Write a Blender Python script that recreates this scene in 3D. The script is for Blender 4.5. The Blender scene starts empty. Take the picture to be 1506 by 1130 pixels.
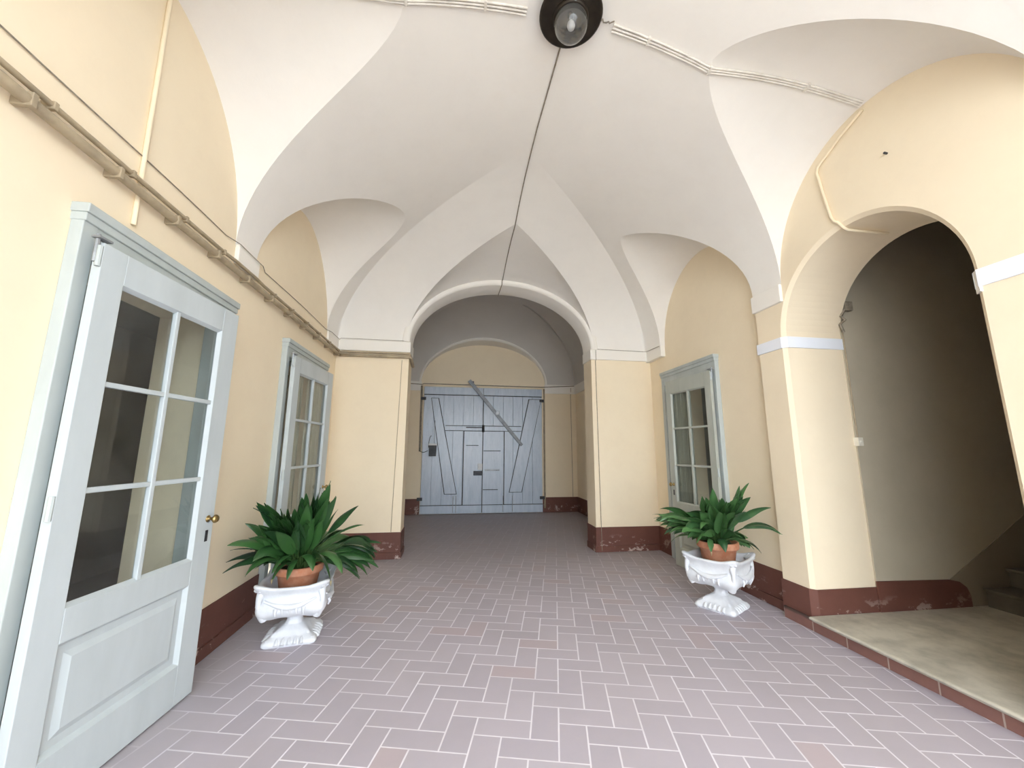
import bpy, bmesh, math, random
from math import sin, cos, pi, sqrt
from mathutils import Vector, Matrix

scene = bpy.context.scene
COL = scene.collection

# ------------------------------------------------------------------ helpers
def tag(o, label=None, cat=None, group=None, kind=None):
    if label: o['label'] = label
    if cat: o['category'] = cat
    if group: o['group'] = group
    if kind: o['kind'] = kind
    return o

def empty(name, loc=(0, 0, 0), rz=0.0):
    e = bpy.data.objects.new(name, None)
    e.empty_display_size = 0.1
    e.location = loc
    e.rotation_euler = (0, 0, rz)
    COL.objects.link(e)
    return e

def copy_tree(o, parent=None):
    c = o.copy(); COL.objects.link(c)
    if parent is not None: c.parent = parent
    for ch in list(o.children): copy_tree(ch, c)
    return c

class MB:
    """collects shapes, links them as one mesh object"""
    def __init__(self): self.v = []; self.f = []
    def face(self, pts):
        n = len(self.v); self.v += [tuple(p) for p in pts]; self.f.append(tuple(range(n, n + len(pts))))
    def grid(self, rows, closed=False):
        n = len(self.v); h = len(rows); w = len(rows[0])
        for r in rows: self.v += [tuple(p) for p in r]
        for i in range(h - 1):
            for j in range(w if closed else w - 1):
                k = (j + 1) % w
                self.f.append((n + i * w + j, n + i * w + k, n + (i + 1) * w + k, n + (i + 1) * w + j))
    def box(self, a, b, fn=None):
        x0, y0, z0 = a; x1, y1, z1 = b
        p = [(x0, y0, z0), (x1, y0, z0), (x1, y1, z0), (x0, y1, z0), (x0, y0, z1), (x1, y0, z1), (x1, y1, z1), (x0, y1, z1)]
        if fn: p = [fn(*q) for q in p]
        n = len(self.v); self.v += p
        for q in ((0, 3, 2, 1), (4, 5, 6, 7), (0, 1, 5, 4), (1, 2, 6, 5), (2, 3, 7, 6), (3, 0, 4, 7)):
            self.f.append(tuple(n + i for i in q))
    def prism(self, poly, d0, d1, fn):
        """polygon (a,b) extruded along a third coordinate: fn(a,b,d)->xyz"""
        n = len(self.v); k = len(poly)
        self.v += [fn(a, b, d0) for a, b in poly] + [fn(a, b, d1) for a, b in poly]
        self.f.append(tuple(n + i for i in range(k))); self.f.append(tuple(n + k + i for i in reversed(range(k))))
        for i in range(k):
            j = (i + 1) % k
            self.f.append((n + i, n + j, n + k + j, n + k + i))
    def tube(self, path, r, seg=8, cap=True):
        pts = [Vector(p) for p in path]
        rows = []; up = None
        for i, p in enumerate(pts):
            t = (pts[min(i + 1, len(pts) - 1)] - pts[max(i - 1, 0)]).normalized()
            if up is None:
                up = Vector((0, 0, 1)) if abs(t.z) < 0.9 else Vector((1, 0, 0))
            a = t.cross(up)
            if a.length < 1e-4: a = t.orthogonal()
            a.normalize(); b = a.cross(t); up = b
            rr = r(i / (len(pts) - 1)) if callable(r) else r
            rows.append([p + (a * cos(q) + b * sin(q)) * rr for q in [2 * pi * k / seg for k in range(seg)]])
        self.grid(rows, True)
        if cap:
            self.face(rows[0]); self.face(list(reversed(rows[-1])))
    def lathe(self, prof, c=(0, 0, 0), seg=32):
        self.grid([[(c[0] + r * cos(2 * pi * k / seg), c[1] + r * sin(2 * pi * k / seg), c[2] + z) for k in range(seg)] for r, z in prof], True)
    def build(self, name, mat, parent=None, off=(0, 0, 0), smooth=False, bevel=0, recalc=True, sub=0):
        me = bpy.data.meshes.new(name)
        me.from_pydata([(p[0] - off[0], p[1] - off[1], p[2] - off[2]) for p in self.v], [], self.f)
        if recalc:
            bm = bmesh.new(); bm.from_mesh(me)
            bmesh.ops.recalc_face_normals(bm, faces=bm.faces)
            bm.to_mesh(me); bm.free()
        me.materials.append(mat)
        if smooth:
            for p in me.polygons: p.use_smooth = True
        o = bpy.data.objects.new(name, me); COL.objects.link(o)
        if parent is not None: o.parent = parent
        if bevel:
            m = o.modifiers.new('bevel', 'BEVEL'); m.width = bevel; m.segments = 2; m.limit_method = 'ANGLE'; m.angle_limit = 0.9
        if sub:
            m = o.modifiers.new('sub', 'SUBSURF'); m.levels = sub; m.render_levels = sub
        return o

def struct(name, mb, mat, label=None, cat=None, **k):
    return tag(mb.build(name, mat, **k), label, cat, kind='structure')

# ------------------------------------------------------------------ materials
class NT:
    def __init__(self, name):
        self.m = bpy.data.materials.new(name); self.m.use_nodes = True
        self.t = self.m.node_tree; self.t.nodes.clear()
        self.out = self.t.nodes.new('ShaderNodeOutputMaterial')
        self.geo = self.t.nodes.new('ShaderNodeTexCoord')
    def n(self, typ, **kw):
        o = self.t.nodes.new(typ)
        for k, v in kw.items(): setattr(o, k, v)
        return o
    def set(self, sock, v):
        if hasattr(v, 'links') or isinstance(v, bpy.types.NodeSocket): self.t.links.new(v, sock)
        else: sock.default_value = v
    def math(self, op, a, b=0.0, c=0.0):
        o = self.n('ShaderNodeMath', operation=op)
        self.set(o.inputs[0], a); self.set(o.inputs[1], b)
        if op in ('MULTIPLY_ADD', 'COMPARE', 'WRAP'): self.set(o.inputs[2], c)
        return o.outputs[0]
    def noise(self, scale, detail=4, rough=0.6, vec=None, stretch=None):
        o = self.n('ShaderNodeTexNoise'); o.inputs['Scale'].default_value = scale
        o.inputs['Detail'].default_value = detail; o.inputs['Roughness'].default_value = rough
        v = vec or self.geo.outputs['Object']
        if stretch:
            mp = self.n('ShaderNodeMapping'); mp.inputs['Scale'].default_value = stretch
            self.t.links.new(v, mp.inputs[0]); v = mp.outputs[0]
        self.t.links.new(v, o.inputs['Vector'])
        return o.outputs['Fac']
    def ramp(self, fac, p0, p1):
        o = self.n('ShaderNodeMapRange'); o.inputs[1].default_value = p0; o.inputs[2].default_value = p1
        self.set(o.inputs[0], fac); return o.outputs[0]
    def mix(self, fac, a, b):
        o = self.n('ShaderNodeMix', data_type='RGBA')
        self.set(o.inputs[0], fac)
        self.set(o.inputs[6], a if not isinstance(a, tuple) else (*a, 1)); self.set(o.inputs[7], b if not isinstance(b, tuple) else (*b, 1))
        return o.outputs[2]
    def bsdf(self, color, rough=0.6, metal=0.0, bump=None, bstr=0.2, bdist=0.01, spec=0.5, coat=0.0):
        b = self.n('ShaderNodeBsdfPrincipled')
        self.set(b.inputs['Base Color'], color if not isinstance(color, tuple) else (*color, 1))
        self.set(b.inputs['Roughness'], rough); b.inputs['Metallic'].default_value = metal
        b.inputs['Specular IOR Level'].default_value = spec
        b.inputs['Coat Weight'].default_value = coat
        if bump is not None:
            bp = self.n('ShaderNodeBump'); bp.inputs['Strength'].default_value = bstr; bp.inputs['Distance'].default_value = bdist
            self.t.links.new(bump, bp.inputs['Height']); self.t.links.new(bp.outputs[0], b.inputs['Normal'])
        self.t.links.new(b.outputs[0], self.out.inputs[0])
        return b

def plain(name, c1, c2, rough=0.6, scale=6.0, lo=0.35, hi=0.7, metal=0.0, bump=0.1, spec=0.4, stretch=None, coat=0.0, bscale=None, bdist=0.004):
    t = NT(name)
    f = t.noise(scale, 5, 0.6, stretch=stretch)
    col = t.mix(t.ramp(f, lo, hi), c1, c2)
    h = t.noise(bscale or scale * 6, 4, 0.6, stretch=stretch)
    t.bsdf(col, rough, metal, h, bump, bdist, spec, coat)
    return t.m

def plaster(name, c, cstain, dirt=None):
    """lime plaster with faint large blotches and fine grain"""
    t = NT(name)
    a = t.ramp(t.noise(0.9, 5, 0.6), 0.38, 0.72)
    b = t.ramp(t.noise(4.0, 6, 0.7), 0.45, 0.8)
    col = t.mix(t.math('MULTIPLY', a, 0.75), c, cstain)
    col = t.mix(t.math('MULTIPLY', b, 0.16), col, dirt or cstain)
    h = t.math('ADD', t.noise(2.2, 5, 0.55), t.math('MULTIPLY', t.noise(60, 3, 0.6), 0.08))
    t.bsdf(col, 0.85, 0, h, 0.16, 0.03, 0.2)
    return t.m

M = {}
M['yellow'] = plaster('yellow_plaster', (0.87, 0.757, 0.572), (0.845, 0.72, 0.535), (0.68, 0.57, 0.425))
M['white'] = plaster('white_plaster', (0.86, 0.835, 0.79), (0.81, 0.785, 0.745), (0.70, 0.67, 0.62))
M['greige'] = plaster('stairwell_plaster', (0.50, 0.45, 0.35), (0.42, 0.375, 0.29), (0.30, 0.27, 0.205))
M['trimwhite'] = plaster('trim_white', (0.87, 0.84, 0.78), (0.82, 0.79, 0.74))
M['band'] = plaster('band_white', (0.84, 0.87, 0.93), (0.80, 0.84, 0.92))
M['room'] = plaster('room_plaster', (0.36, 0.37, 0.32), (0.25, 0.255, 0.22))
M['courtyard'] = plaster('courtyard_paving', (0.62, 0.60, 0.58), (0.54, 0.53, 0.51))
M['doorgrey'] = plain('door_paint', (0.53, 0.58, 0.60), (0.47, 0.52, 0.535), 0.42, 5, bump=0.12, stretch=(1, 1, 0.25))
M['casing'] = plain('casing_paint', (0.49, 0.535, 0.53), (0.41, 0.45, 0.445), 0.5, 4, bump=0.15, stretch=(1, 1, 0.3))
M['doorgrey_shaded'] = plain('shaded_door_paint', (0.45, 0.47, 0.42), (0.38, 0.40, 0.355), 0.45, 5, bump=0.12, stretch=(1, 1, 0.25))  # door paint again, with shading and reflection put into its colour
M['step'] = plain('shaded_stair_stone', (0.13, 0.115, 0.09), (0.09, 0.08, 0.065), 0.7, 5, bump=0.2)  # stone darkened so its colour carries the gloom of the stairwell
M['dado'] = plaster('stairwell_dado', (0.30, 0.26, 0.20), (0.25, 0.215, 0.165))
M['grey'] = plaster('shaded_vault_plaster', (0.63, 0.605, 0.57), (0.57, 0.545, 0.51))  # white plaster darkened: the passage's lack of light put into the colour
M['stone'] = plain('landing_stone', (0.54, 0.505, 0.425), (0.27, 0.25, 0.205), 0.55, 4.5, 0.42, 0.8, bump=0.2)
M['urn'] = plain('urn_white_paint', (0.74, 0.76, 0.80), (0.62, 0.645, 0.685), 0.6, 9, 0.4, 0.8, bump=0.35, bscale=30, bdist=0.006)
M['terracotta'] = plain('terracotta', (0.46, 0.185, 0.10), (0.55, 0.30, 0.20), 0.8, 14, 0.4, 0.75, bump=0.2)
M['soil'] = plain('soil', (0.03, 0.02, 0.013), (0.06, 0.04, 0.025), 0.95, 40, bump=0.8)
M['lampmetal'] = plain('lamp_metal', (0.028, 0.022, 0.018), (0.05, 0.04, 0.03), 0.45, 12, metal=0.6)
M['brass'] = plain('brass', (0.45, 0.33, 0.14), (0.30, 0.21, 0.09), 0.35, 20, metal=1.0)
M['steel'] = plain('grey_steel', (0.36, 0.38, 0.40), (0.22, 0.235, 0.25), 0.4, 10, metal=0.5)
M['bar'] = plain('bar_grey_paint', (0.21, 0.22, 0.235), (0.14, 0.145, 0.155), 0.4, 10, metal=0.3)
M['iron'] = plain('dark_iron', (0.035, 0.036, 0.04), (0.07, 0.07, 0.075), 0.5, 14, metal=0.5)
M['conduit'] = plain('conduit_paint', (0.43, 0.35, 0.235), (0.30, 0.245, 0.17), 0.55, 8, bump=0.1)
M['conduitwhite'] = plain('conduit_white', (0.80, 0.77, 0.71), (0.60, 0.56, 0.50), 0.5, 9, bump=0.1)
M['pipeyellow'] = plain('pipe_yellow_paint', (0.86, 0.75, 0.55), (0.80, 0.69, 0.50), 0.6, 8, bump=0.1)
M['wire'] = plain('old_wire', (0.20, 0.17, 0.13), (0.34, 0.30, 0.24), 0.7, 30)
M['plastic'] = plain('white_plastic', (0.78, 0.75, 0.66), (0.70, 0.67, 0.58), 0.4, 10)
M['curtain'] = plain('net_curtain', (0.36, 0.36, 0.30), (0.25, 0.25, 0.21), 0.9, 3, stretch=(6, 6, 0.3))
M['boxgrey'] = plain('box_dark_grey', (0.055, 0.06, 0.068), (0.09, 0.095, 0.105), 0.6, 10)
M['boxtop'] = plain('box_pale', (0.74, 0.75, 0.76), (0.62, 0.63, 0.65), 0.5, 10)

def mat_baseboard():
    t = NT('brown_skirting')
    col = t.mix(t.ramp(t.noise(3, 5, 0.6), 0.35, 0.75), (0.155, 0.062, 0.046), (0.115, 0.047, 0.036))
    # flaking scratches showing pale plaster, low on the board
    sep = t.n('ShaderNodeSeparateXYZ'); t.t.links.new(t.geo.outputs['Object'], sep.inputs[0])
    low = t.ramp(sep.outputs['Z'], 0.26, 0.06)
    sc = t.ramp(t.noise(5.5, 8, 0.72, stretch=(1, 1, 1.6)), 0.565, 0.60)
    fac = t.math('MULTIPLY', sc, low)
    col = t.mix(t.math('MULTIPLY', fac, 0.8), col, (0.58, 0.47, 0.42))
    t.bsdf(col, 0.55, 0, t.noise(25, 4), 0.15, 0.006, 0.35)
    return t.m
M['brown'] = mat_baseboard()

def mat_riser():
    t = NT('riser_tiles')
    sep = t.n('ShaderNodeSeparateXYZ'); t.t.links.new(t.geo.outputs['Object'], sep.inputs[0])
    y = t.math('DIVIDE', t.math('ADD', sep.outputs['Y'], 10.07), 0.295)
    fr = t.math('FRACT', y)
    d = t.math('MINIMUM', fr, t.math('SUBTRACT', 1.0, fr))
    g = t.ramp(d, 0.012, 0.02)
    col = t.mix(t.ramp(t.noise(6, 4), 0.3, 0.7), (0.25, 0.125, 0.10), (0.20, 0.10, 0.085))
    col = t.mix(g, (0.42, 0.33, 0.29), col)
    top_dark = t.ramp(t.math('ADD', sep.outputs['Z'], t.math('MULTIPLY', t.noise(9, 4), 0.02)), 0.082, 0.098)  # riser darker along its top edge
    col = t.mix(t.math('MULTIPLY', top_dark, 0.85), col, (0.05, 0.035, 0.028))
    t.bsdf(col, 0.5, 0, g, 0.3, 0.003, 0.4)
    return t.m
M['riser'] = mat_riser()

def mat_floor():
    t = NT('herringbone_tiles')
    sep = t.n('ShaderNodeSeparateXYZ'); t.t.links.new(t.geo.outputs['Object'], sep.inputs[0])
    X = t.math('SUBTRACT', sep.outputs['X'], 0.138); Y = t.math('SUBTRACT', sep.outputs['Y'], 2.373)
    ax, ay, bx, by = 0.147, -0.037, 0.034, 0.133
    det = ax * by - bx * ay
    u = t.math('ADD', t.math('MULTIPLY', X, by / det), t.math('MULTIPLY', Y, -bx / det))
    v = t.math('ADD', t.math('MULTIPLY', X, -ay / det), t.math('MULTIPLY', Y, ax / det))
    cu, cv = t.math('FLOOR', u), t.math('FLOOR', v)
    fu, fv = t.math('FRACT', u), t.math('FRACT', v)
    k = t.math('FLOORED_MODULO', t.math('ADD', cu, cv), 4.0)
    is_ = lambda q: t.math('COMPARE', k, float(q), 0.25)
    k0, k1, k2, k3 = is_(0), is_(1), is_(2), is_(3)
    dl = t.math('ADD', fu, k1); dr = t.math('ADD', t.math('SUBTRACT', 1.0, fu), k0)
    db = t.math('ADD', fv, k3); dt = t.math('ADD', t.math('SUBTRACT', 1.0, fv), k2)
    d = t.math('MINIMUM', t.math('MINIMUM', dl, dr), t.math('MINIMUM', db, dt))
    wob = t.math('MULTIPLY', t.math('SUBTRACT', t.noise(18, 3), 0.5), 0.012)
    g = t.ramp(t.math('ADD', d, wob), 0.02, 0.038)
    idv = t.n('ShaderNodeCombineXYZ')
    t.t.links.new(t.math('SUBTRACT', cu, k1), idv.inputs[0]); t.t.links.new(t.math('SUBTRACT', cv, k3), idv.inputs[1])
    wn = t.n('ShaderNodeTexWhiteNoise', noise_dimensions='3D'); t.t.links.new(idv.outputs[0], wn.inputs['Vector'])
    rnd = wn.outputs['Value']
    base = t.mix(rnd, (0.425, 0.39, 0.445), (0.48, 0.44, 0.495))
    red = t.math('GREATER_THAN', wn.outputs['Value'], 0.9)
    base = t.mix(t.math('MULTIPLY', red, 0.5), base, (0.44, 0.345, 0.36))
    dirt = t.ramp(t.noise(1.6, 6, 0.65), 0.45, 0.75)
    base = t.mix(t.math('MULTIPLY', dirt, 0.4), base, (0.38, 0.35, 0.375))
    fine = t.ramp(t.noise(14, 6, 0.7), 0.45, 0.8)
    base = t.mix(t.math('MULTIPLY', fine, 0.18), base, (0.50, 0.45, 0.46))
    mort = t.mix(t.ramp(t.noise(2.0, 4), 0.35, 0.7), (0.80, 0.77, 0.83), (0.66, 0.625, 0.67))
    # the joints are clogged with dust towards the passage and along the walls
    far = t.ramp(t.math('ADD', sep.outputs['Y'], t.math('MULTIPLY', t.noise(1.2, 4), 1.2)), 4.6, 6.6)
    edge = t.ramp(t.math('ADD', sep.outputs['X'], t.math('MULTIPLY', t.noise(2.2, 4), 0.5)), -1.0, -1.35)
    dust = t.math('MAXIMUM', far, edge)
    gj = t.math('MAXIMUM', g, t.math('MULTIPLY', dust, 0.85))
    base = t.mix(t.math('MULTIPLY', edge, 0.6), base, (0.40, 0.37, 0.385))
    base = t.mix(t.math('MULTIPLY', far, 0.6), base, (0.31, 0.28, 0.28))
    col = t.mix(gj, mort, base)
    h = t.math('ADD', t.math('MULTIPLY', g, 1.0), t.math('MULTIPLY', t.noise(30, 4), 0.25))
    t.bsdf(col, 0.55, 0, h, 0.18, 0.004, 0.35)
    return t.m
M['floor'] = mat_floor()

def mat_floor_plain():
    t = NT('passage_paving')
    col = t.mix(t.ramp(t.noise(1.8, 6, 0.65), 0.35, 0.75), (0.25, 0.215, 0.21), (0.20, 0.17, 0.165))
    t.bsdf(col, 0.65, 0, t.noise(30, 4), 0.2, 0.005, 0.3)
    return t.m
M['pfloor'] = mat_floor_plain()

def mat_gate():
    t = NT('gate_paint')
    a = t.ramp(t.noise(5, 6, 0.7, stretch=(3, 1, 0.5)), 0.38, 0.7)
    col = t.mix(a, (0.45, 0.525, 0.63), (0.54, 0.605, 0.70))
    b = t.ramp(t.noise(9, 7, 0.75, stretch=(2.5, 1, 0.7)), 0.60, 0.68)
    col = t.mix(t.math('MULTIPLY', b, 0.35), col, (0.30, 0.31, 0.33))
    h = t.math('ADD', t.noise(6, 5, 0.65, stretch=(5, 1, 0.5)), t.math('MULTIPLY', t.noise(28, 3), 0.2))
    t.bsdf(col, t.math('ADD', 0.14, t.math('MULTIPLY', a, 0.14)), 0, h, 0.35, 0.02, 0.6)
    return t.m
M['gate'] = mat_gate()

def mat_leaf(name, c1, c2):
    t = NT(name)
    oi = t.n('ShaderNodeNewGeometry')
    r = oi.outputs['Random Per Island']
    col = t.mix(r, c1, c2)
    f = t.ramp(t.noise(7, 3, 0.5), 0.55, 0.75)
    col = t.mix(t.math('MULTIPLY', f, 0.3), col, (c2[0] * 1.6, c2[1] * 1.35, c2[2] * 1.3))
    b = t.bsdf(col, 0.33, 0, t.noise(14, 2, 0.5), 0.15, 0.004, 0.5)
    return t.m
M['leaf'] = mat_leaf('leaf_green', (0.011, 0.040, 0.014), (0.042, 0.12, 0.032))
M['leaf2'] = mat_leaf('leaf_green_fresh', (0.025, 0.075, 0.028), (0.085, 0.20, 0.065))
M['stalk'] = plain('stalk_green', (0.03, 0.075, 0.02), (0.06, 0.11, 0.03), 0.5, 12)
M['dry'] = plain('dry_leaf_tip', (0.42, 0.36, 0.22), (0.28, 0.22, 0.12), 0.7, 12)

def mat_glass(name, tint, gl=1.0, rough=0.02, haze=0.0):
    t = NT(name)
    tr = t.n('ShaderNodeBsdfTransparent'); tr.inputs[0].default_value = (*tint, 1)
    g = t.n('ShaderNodeBsdfGlossy'); g.inputs['Roughness'].default_value = rough; g.inputs['Color'].default_value = (gl, gl, gl, 1)
    lw = t.n('ShaderNodeLayerWeight'); lw.inputs[0].default_value = 0.5
    fz = t.math('MULTIPLY_ADD', t.math('POWER', lw.outputs['Facing'], 4.0), 0.85, 0.06)
    m = t.n('ShaderNodeMixShader')
    t.t.links.new(fz, m.inputs[0]); t.t.links.new(tr.outputs[0], m.inputs[1]); t.t.links.new(g.outputs[0], m.inputs[2])
    last = m
    if haze:
        df = t.n('ShaderNodeBsdfDiffuse'); df.inputs[0].default_value = (0.5, 0.5, 0.48, 1)
        m2 = t.n('ShaderNodeMixShader')
        f = t.math('MULTIPLY', t.ramp(t.noise(4, 5, 0.7), 0.3, 0.8), haze)
        t.t.links.new(f, m2.inputs[0]); t.t.links.new(m.outputs[0], m2.inputs[1]); t.t.links.new(df.outputs[0], m2.inputs[2])
        last = m2
    t.t.links.new(last.outputs[0], t.out.inputs[0])
    return t.m
M['glass'] = mat_glass('dusty_window_glass', (0.80, 0.84, 0.82), 0.9, 0.03, 0.10)
M['globe'] = mat_glass('globe_glass', (0.80, 0.80, 0.78), 1.0, 0.05, 0.30)

# ------------------------------------------------------------------ main dimensions (metres; camera eye at x=0, y=0)
XL, XR, Y0, Y1 = -1.78, 3.08, -1.43, 5.93
XW, XP = 3.16, 3.08            # right wall beyond the pier, pier / arch wall plane
ZS, CROWN = 3.10, 4.54         # vault spring, crown
HW = (XR - XL) / 2
XC = (XR + XL) / 2
YC = (Y0 + Y1) / 2
YG = 9.75                      # gate wall
PXL, PXR, PY0 = -1.62, 3.07, 6.30

def ell(t):
    t = min(max(t, 0.0), 1.0); return sqrt(max(0.0, 1 - (1 - t) ** 2))
def vault(d): return ZS + (CROWN - ZS) * ell(d / HW)

# ------------------------------------------------------------------ vaulted ceiling
def build_vault():
    mb = MB()
    NT_ = 26
    def face_patch(fn, ss, dlo, dhi):
        rows = []
        for s in ss:
            t0 = math.acos(max(-1, min(1, 1 - dlo(s) / HW))); t1 = math.acos(max(-1, min(1, 1 - dhi(s) / HW)))
            if t1 < t0: t1 = t0
            row = []
            for k in range(NT_ + 1):
                th = t0 + (t1 - t0) * k / NT_
                d = HW * (1 - cos(th)); row.append(fn(s, d, vault(d)))
            rows.append(row)
        mb.grid(rows)
    def lun(c, hw, D0, p): return lambda s: D0 * (1 - abs((s - c) / hw) ** p) if abs(s - c) < hw else 0.0
    def lunette(fn, c, hw, D0, p, rise, e=1.0, d_start=0.0, z0=ZS):
        rows = []
        n = 44
        for i in range(n + 1):
            v = -cos(pi * i / n); s = c + hw * v
            za = z0 + rise * max(0.0, 1 - v * v) ** (0.5 * e); D = D0 * (1 - abs(v) ** p); zg = vault(D)
            row = []
            for k in range(13):
                q = k / 12
                zz = za + (zg - za) * q + 0.05 * sin(pi * q) * (1 - v * v)
                row.append(fn(s, d_start + (D - d_start) * q, zz))
            rows.append(row)
        mb.grid(rows)
    def samples(a, b, ls, extra=()):
        pts = {a, b, *extra}
        for c, hw, *_ in ls:
            for i in range(45): pts.add(round(c - hw * cos(pi * i / 44), 5))
        pts = sorted(p for p in pts if a - 1e-6 <= p <= b + 1e-6)
        ded = [pts[0]]
        for p in pts[1:]:
            if p - ded[-1] > 0.0012: ded.append(p)
        ded[-1] = pts[-1]; pts = ded
        out = []
        for p, q in zip(pts, pts[1:]):
            m = max(1, int((q - p) / 0.05))
            out += [p + (q - p) * i / m for i in range(m)]
        return out + [pts[-1]]
    # lunettes: centre along wall, half width, plan depth, plan shape, wall-arch rise, wall-arch exponent
    L = [(4.475, 0.975, 1.10, 1.75, 1.06, 1.25), (2.20, 0.97, 1.36, 1.5, 1.15, 1.0), (-0.08, 0.97, 1.15, 1.6, 1.08, 1.0)]
    Rr = [(4.49, 0.96, 1.00, 1.4, 1.03, 1.0), (2.22, 0.94, 1.27, 1.55, 1.075, 1.0), (-0.05, 0.94, 1.15, 1.55, 1.05, 1.0)]
    Bk = [(0.70, 1.49, 1.35, 1.02, 1.09, 1.0)]
    dhi_side = lambda s: max(0.0, min(HW, Y1 - s, s - Y0))
    def dl(ls): return lambda s: max([lun(c, hw, D, p)(s) for c, hw, D, p, *_ in ls])
    fl = lambda s, d, z: (XL + d, s, z)
    fr = lambda s, d, z: (XR - d, s, z)
    fb = lambda s, d, z: (s, Y1 - d, z)
    ff = lambda s, d, z: (s, Y0 + d, z)
    ex = (Y1 - HW, Y0 + HW)
    face_patch(fl, samples(Y0, Y1, L, ex), dl(L), dhi_side)
    face_patch(fr, samples(Y0, Y1, Rr, ex), dl(Rr), dhi_side)
    dhi_end = lambda s: max(0.0, min(HW, s - XL, XR - s))
    face_patch(fb, samples(XL, XR, Bk, (XC,)), dl(Bk), dhi_end)
    face_patch(ff, samples(XL, XR, Bk, (XC,)), dl(Bk), dhi_end)
    for c, hw, D, p, rise, e in L: lunette(fl, c, hw, D, p, rise, e)
    for i, (c, hw, D, p, rise, e) in enumerate(Rr): lunette(fr, c, hw, D, p, rise, e, d_start=(XR - XW) if i == 0 else (XR - XP))
    for c, hw, D, p, rise, e in Bk:
        lunette(fb, c, hw, D, p, rise, e); lunette(ff, c, hw, D, p, rise, e)
    struct('ceiling', mb, M['white'], 'white vaulted ceiling with lunettes over the hall', 'ceiling', smooth=True, recalc=False)
    # roof slab above the vault keeps daylight out
    r = MB(); r.box((XL - 0.5, Y0 - 0.3, 4.75), (XW + 4.5, YG + 0.3, 4.9))
    struct('ceiling_slab', r, M['white'])
    def ceil_z(x, y):
        d = min(x - XL, XR - x, Y1 - y, y - Y0)
        z = vault(d)
        for ls, du in ((L, x - XL), (Rr, XR - x)):
            for c, hw, D0, p, rise, e in ls:
                v = (y - c) / hw
                if abs(v) < 1:
                    D = D0 * (1 - abs(v) ** p)
                    if du < D:
                        za = ZS + rise * (1 - v * v) ** (0.5 * e); q = max(0, du / D)
                        z = max(z, za + (vault(D) - za) * q + 0.05 * sin(pi * q) * (1 - v * v))
        for c, hw, D0, p, rise, e in Bk:
            v = (x - c) / hw; du = Y1 - y
            if abs(v) < 1:
                D = D0 * (1 - abs(v) ** p)
                if du < D:
                    za = ZS + rise * (1 - v * v) ** 0.5; q = max(0, du / D)
                    z = max(z, za + (vault(D) - za) * q + 0.05 * sin(pi * q) * (1 - v * v))
        return z
    return ceil_z
ceil_z = build_vault()

# passage vault in front of the gate
P_RISE, P_HALF, P_ZS = 1.48, (YG - PY0) / 2, 3.17
GC, GHW, GRISE = 0.69, 1.56, 0.985
def pv(d): return P_ZS + P_RISE * ell(d / P_HALF)
def build_passage_vault():
    mb = MB(); N = 16
    def patch(fn, ss, lo, hi):
        rows = []
        for s in ss:
            t0 = math.acos(max(-1, 1 - lo(s) / P_HALF)); t1 = max(t0, math.acos(max(-1, 1 - min(hi(s), P_HALF) / P_HALF)))
            ds = [P_HALF * (1 - cos(t0 + (t1 - t0) * k / N)) for k in range(N + 1)] + [max(hi(s), P_HALF * (1 - cos(t1)))]
            rows.append([fn(s, d, pv(d)) for d in ds])
        mb.grid(rows)
    def dcyl(x):
        v = (x - GC) / GHW
        if abs(v) >= 1: return 0.0
        e = GRISE * sqrt(1 - v * v) / P_RISE
        return P_HALF * (1 - sqrt(max(0, 1 - e * e)))
    xs = sorted({PXL + (PXR - PXL) * i / 60 for i in range(61)} | {GC - GHW * cos(pi * i / 60) for i in range(61)} | {PXL + P_HALF, PXR - P_HALF})
    hi = lambda s: max(0.0, min(YG - PY0, s - PXL, PXR - s))
    patch(lambda s, d, z: (s, YG - d, z), xs, dcyl, hi)
    ys = [PY0 + (YG - PY0) * i / 60 for i in range(61)]
    hj = lambda s: max(0.0, min((PXR - PXL) / 2, YG - s))
    patch(lambda s, d, z: (PXL + d, s, z), ys, lambda s: 0.0, hj)
    patch(lambda s, d, z: (PXR - d, s, z), ys, lambda s: 0.0, hj)
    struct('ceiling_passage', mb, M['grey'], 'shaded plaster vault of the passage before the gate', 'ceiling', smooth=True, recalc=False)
    # soffit of the arch over the gate
    sf = MB(); rows = []
    for i in range(61):
        x = GC - GHW * cos(pi * i / 60); v = (x - GC) / GHW; z = P_ZS + GRISE * sqrt(max(0, 1 - v * v))
        rows.append([(x, YG - 0.0, z), (x, YG - dcyl(x) - 0.005, z)])
    sf.grid(rows)
    rows = []
    for i in range(61):
        ca, sa = cos(pi * i / 60), sin(pi * i / 60); row = []
        for g_, o_ in ((0.0, 0.0), (0.0, 0.035), (0.05, 0.035), (0.06, 0.0)):
            x = GC - (GHW + g_) * ca; z = P_ZS + (GRISE + g_) * sa; e_ = min(0.999, max(0, (z - P_ZS) / P_RISE))
            row.append((x, YG - P_HALF * (1 - sqrt(1 - e_ * e_)) - o_, z))
        rows.append(row)
    sf.grid(rows)
    struct('trim_gate_arch', sf, M['trimwhite'], 'pale arch lining above the gate tympanum', 'arch trim', smooth=True, recalc=False)
build_passage_vault()

# ------------------------------------------------------------------ walls
def arch_z(s, a, b, zs, rise):
    v = (2 * s - a - b) / (b - a); return zs + rise * sqrt(max(0.0, 1 - v * v))

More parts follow.
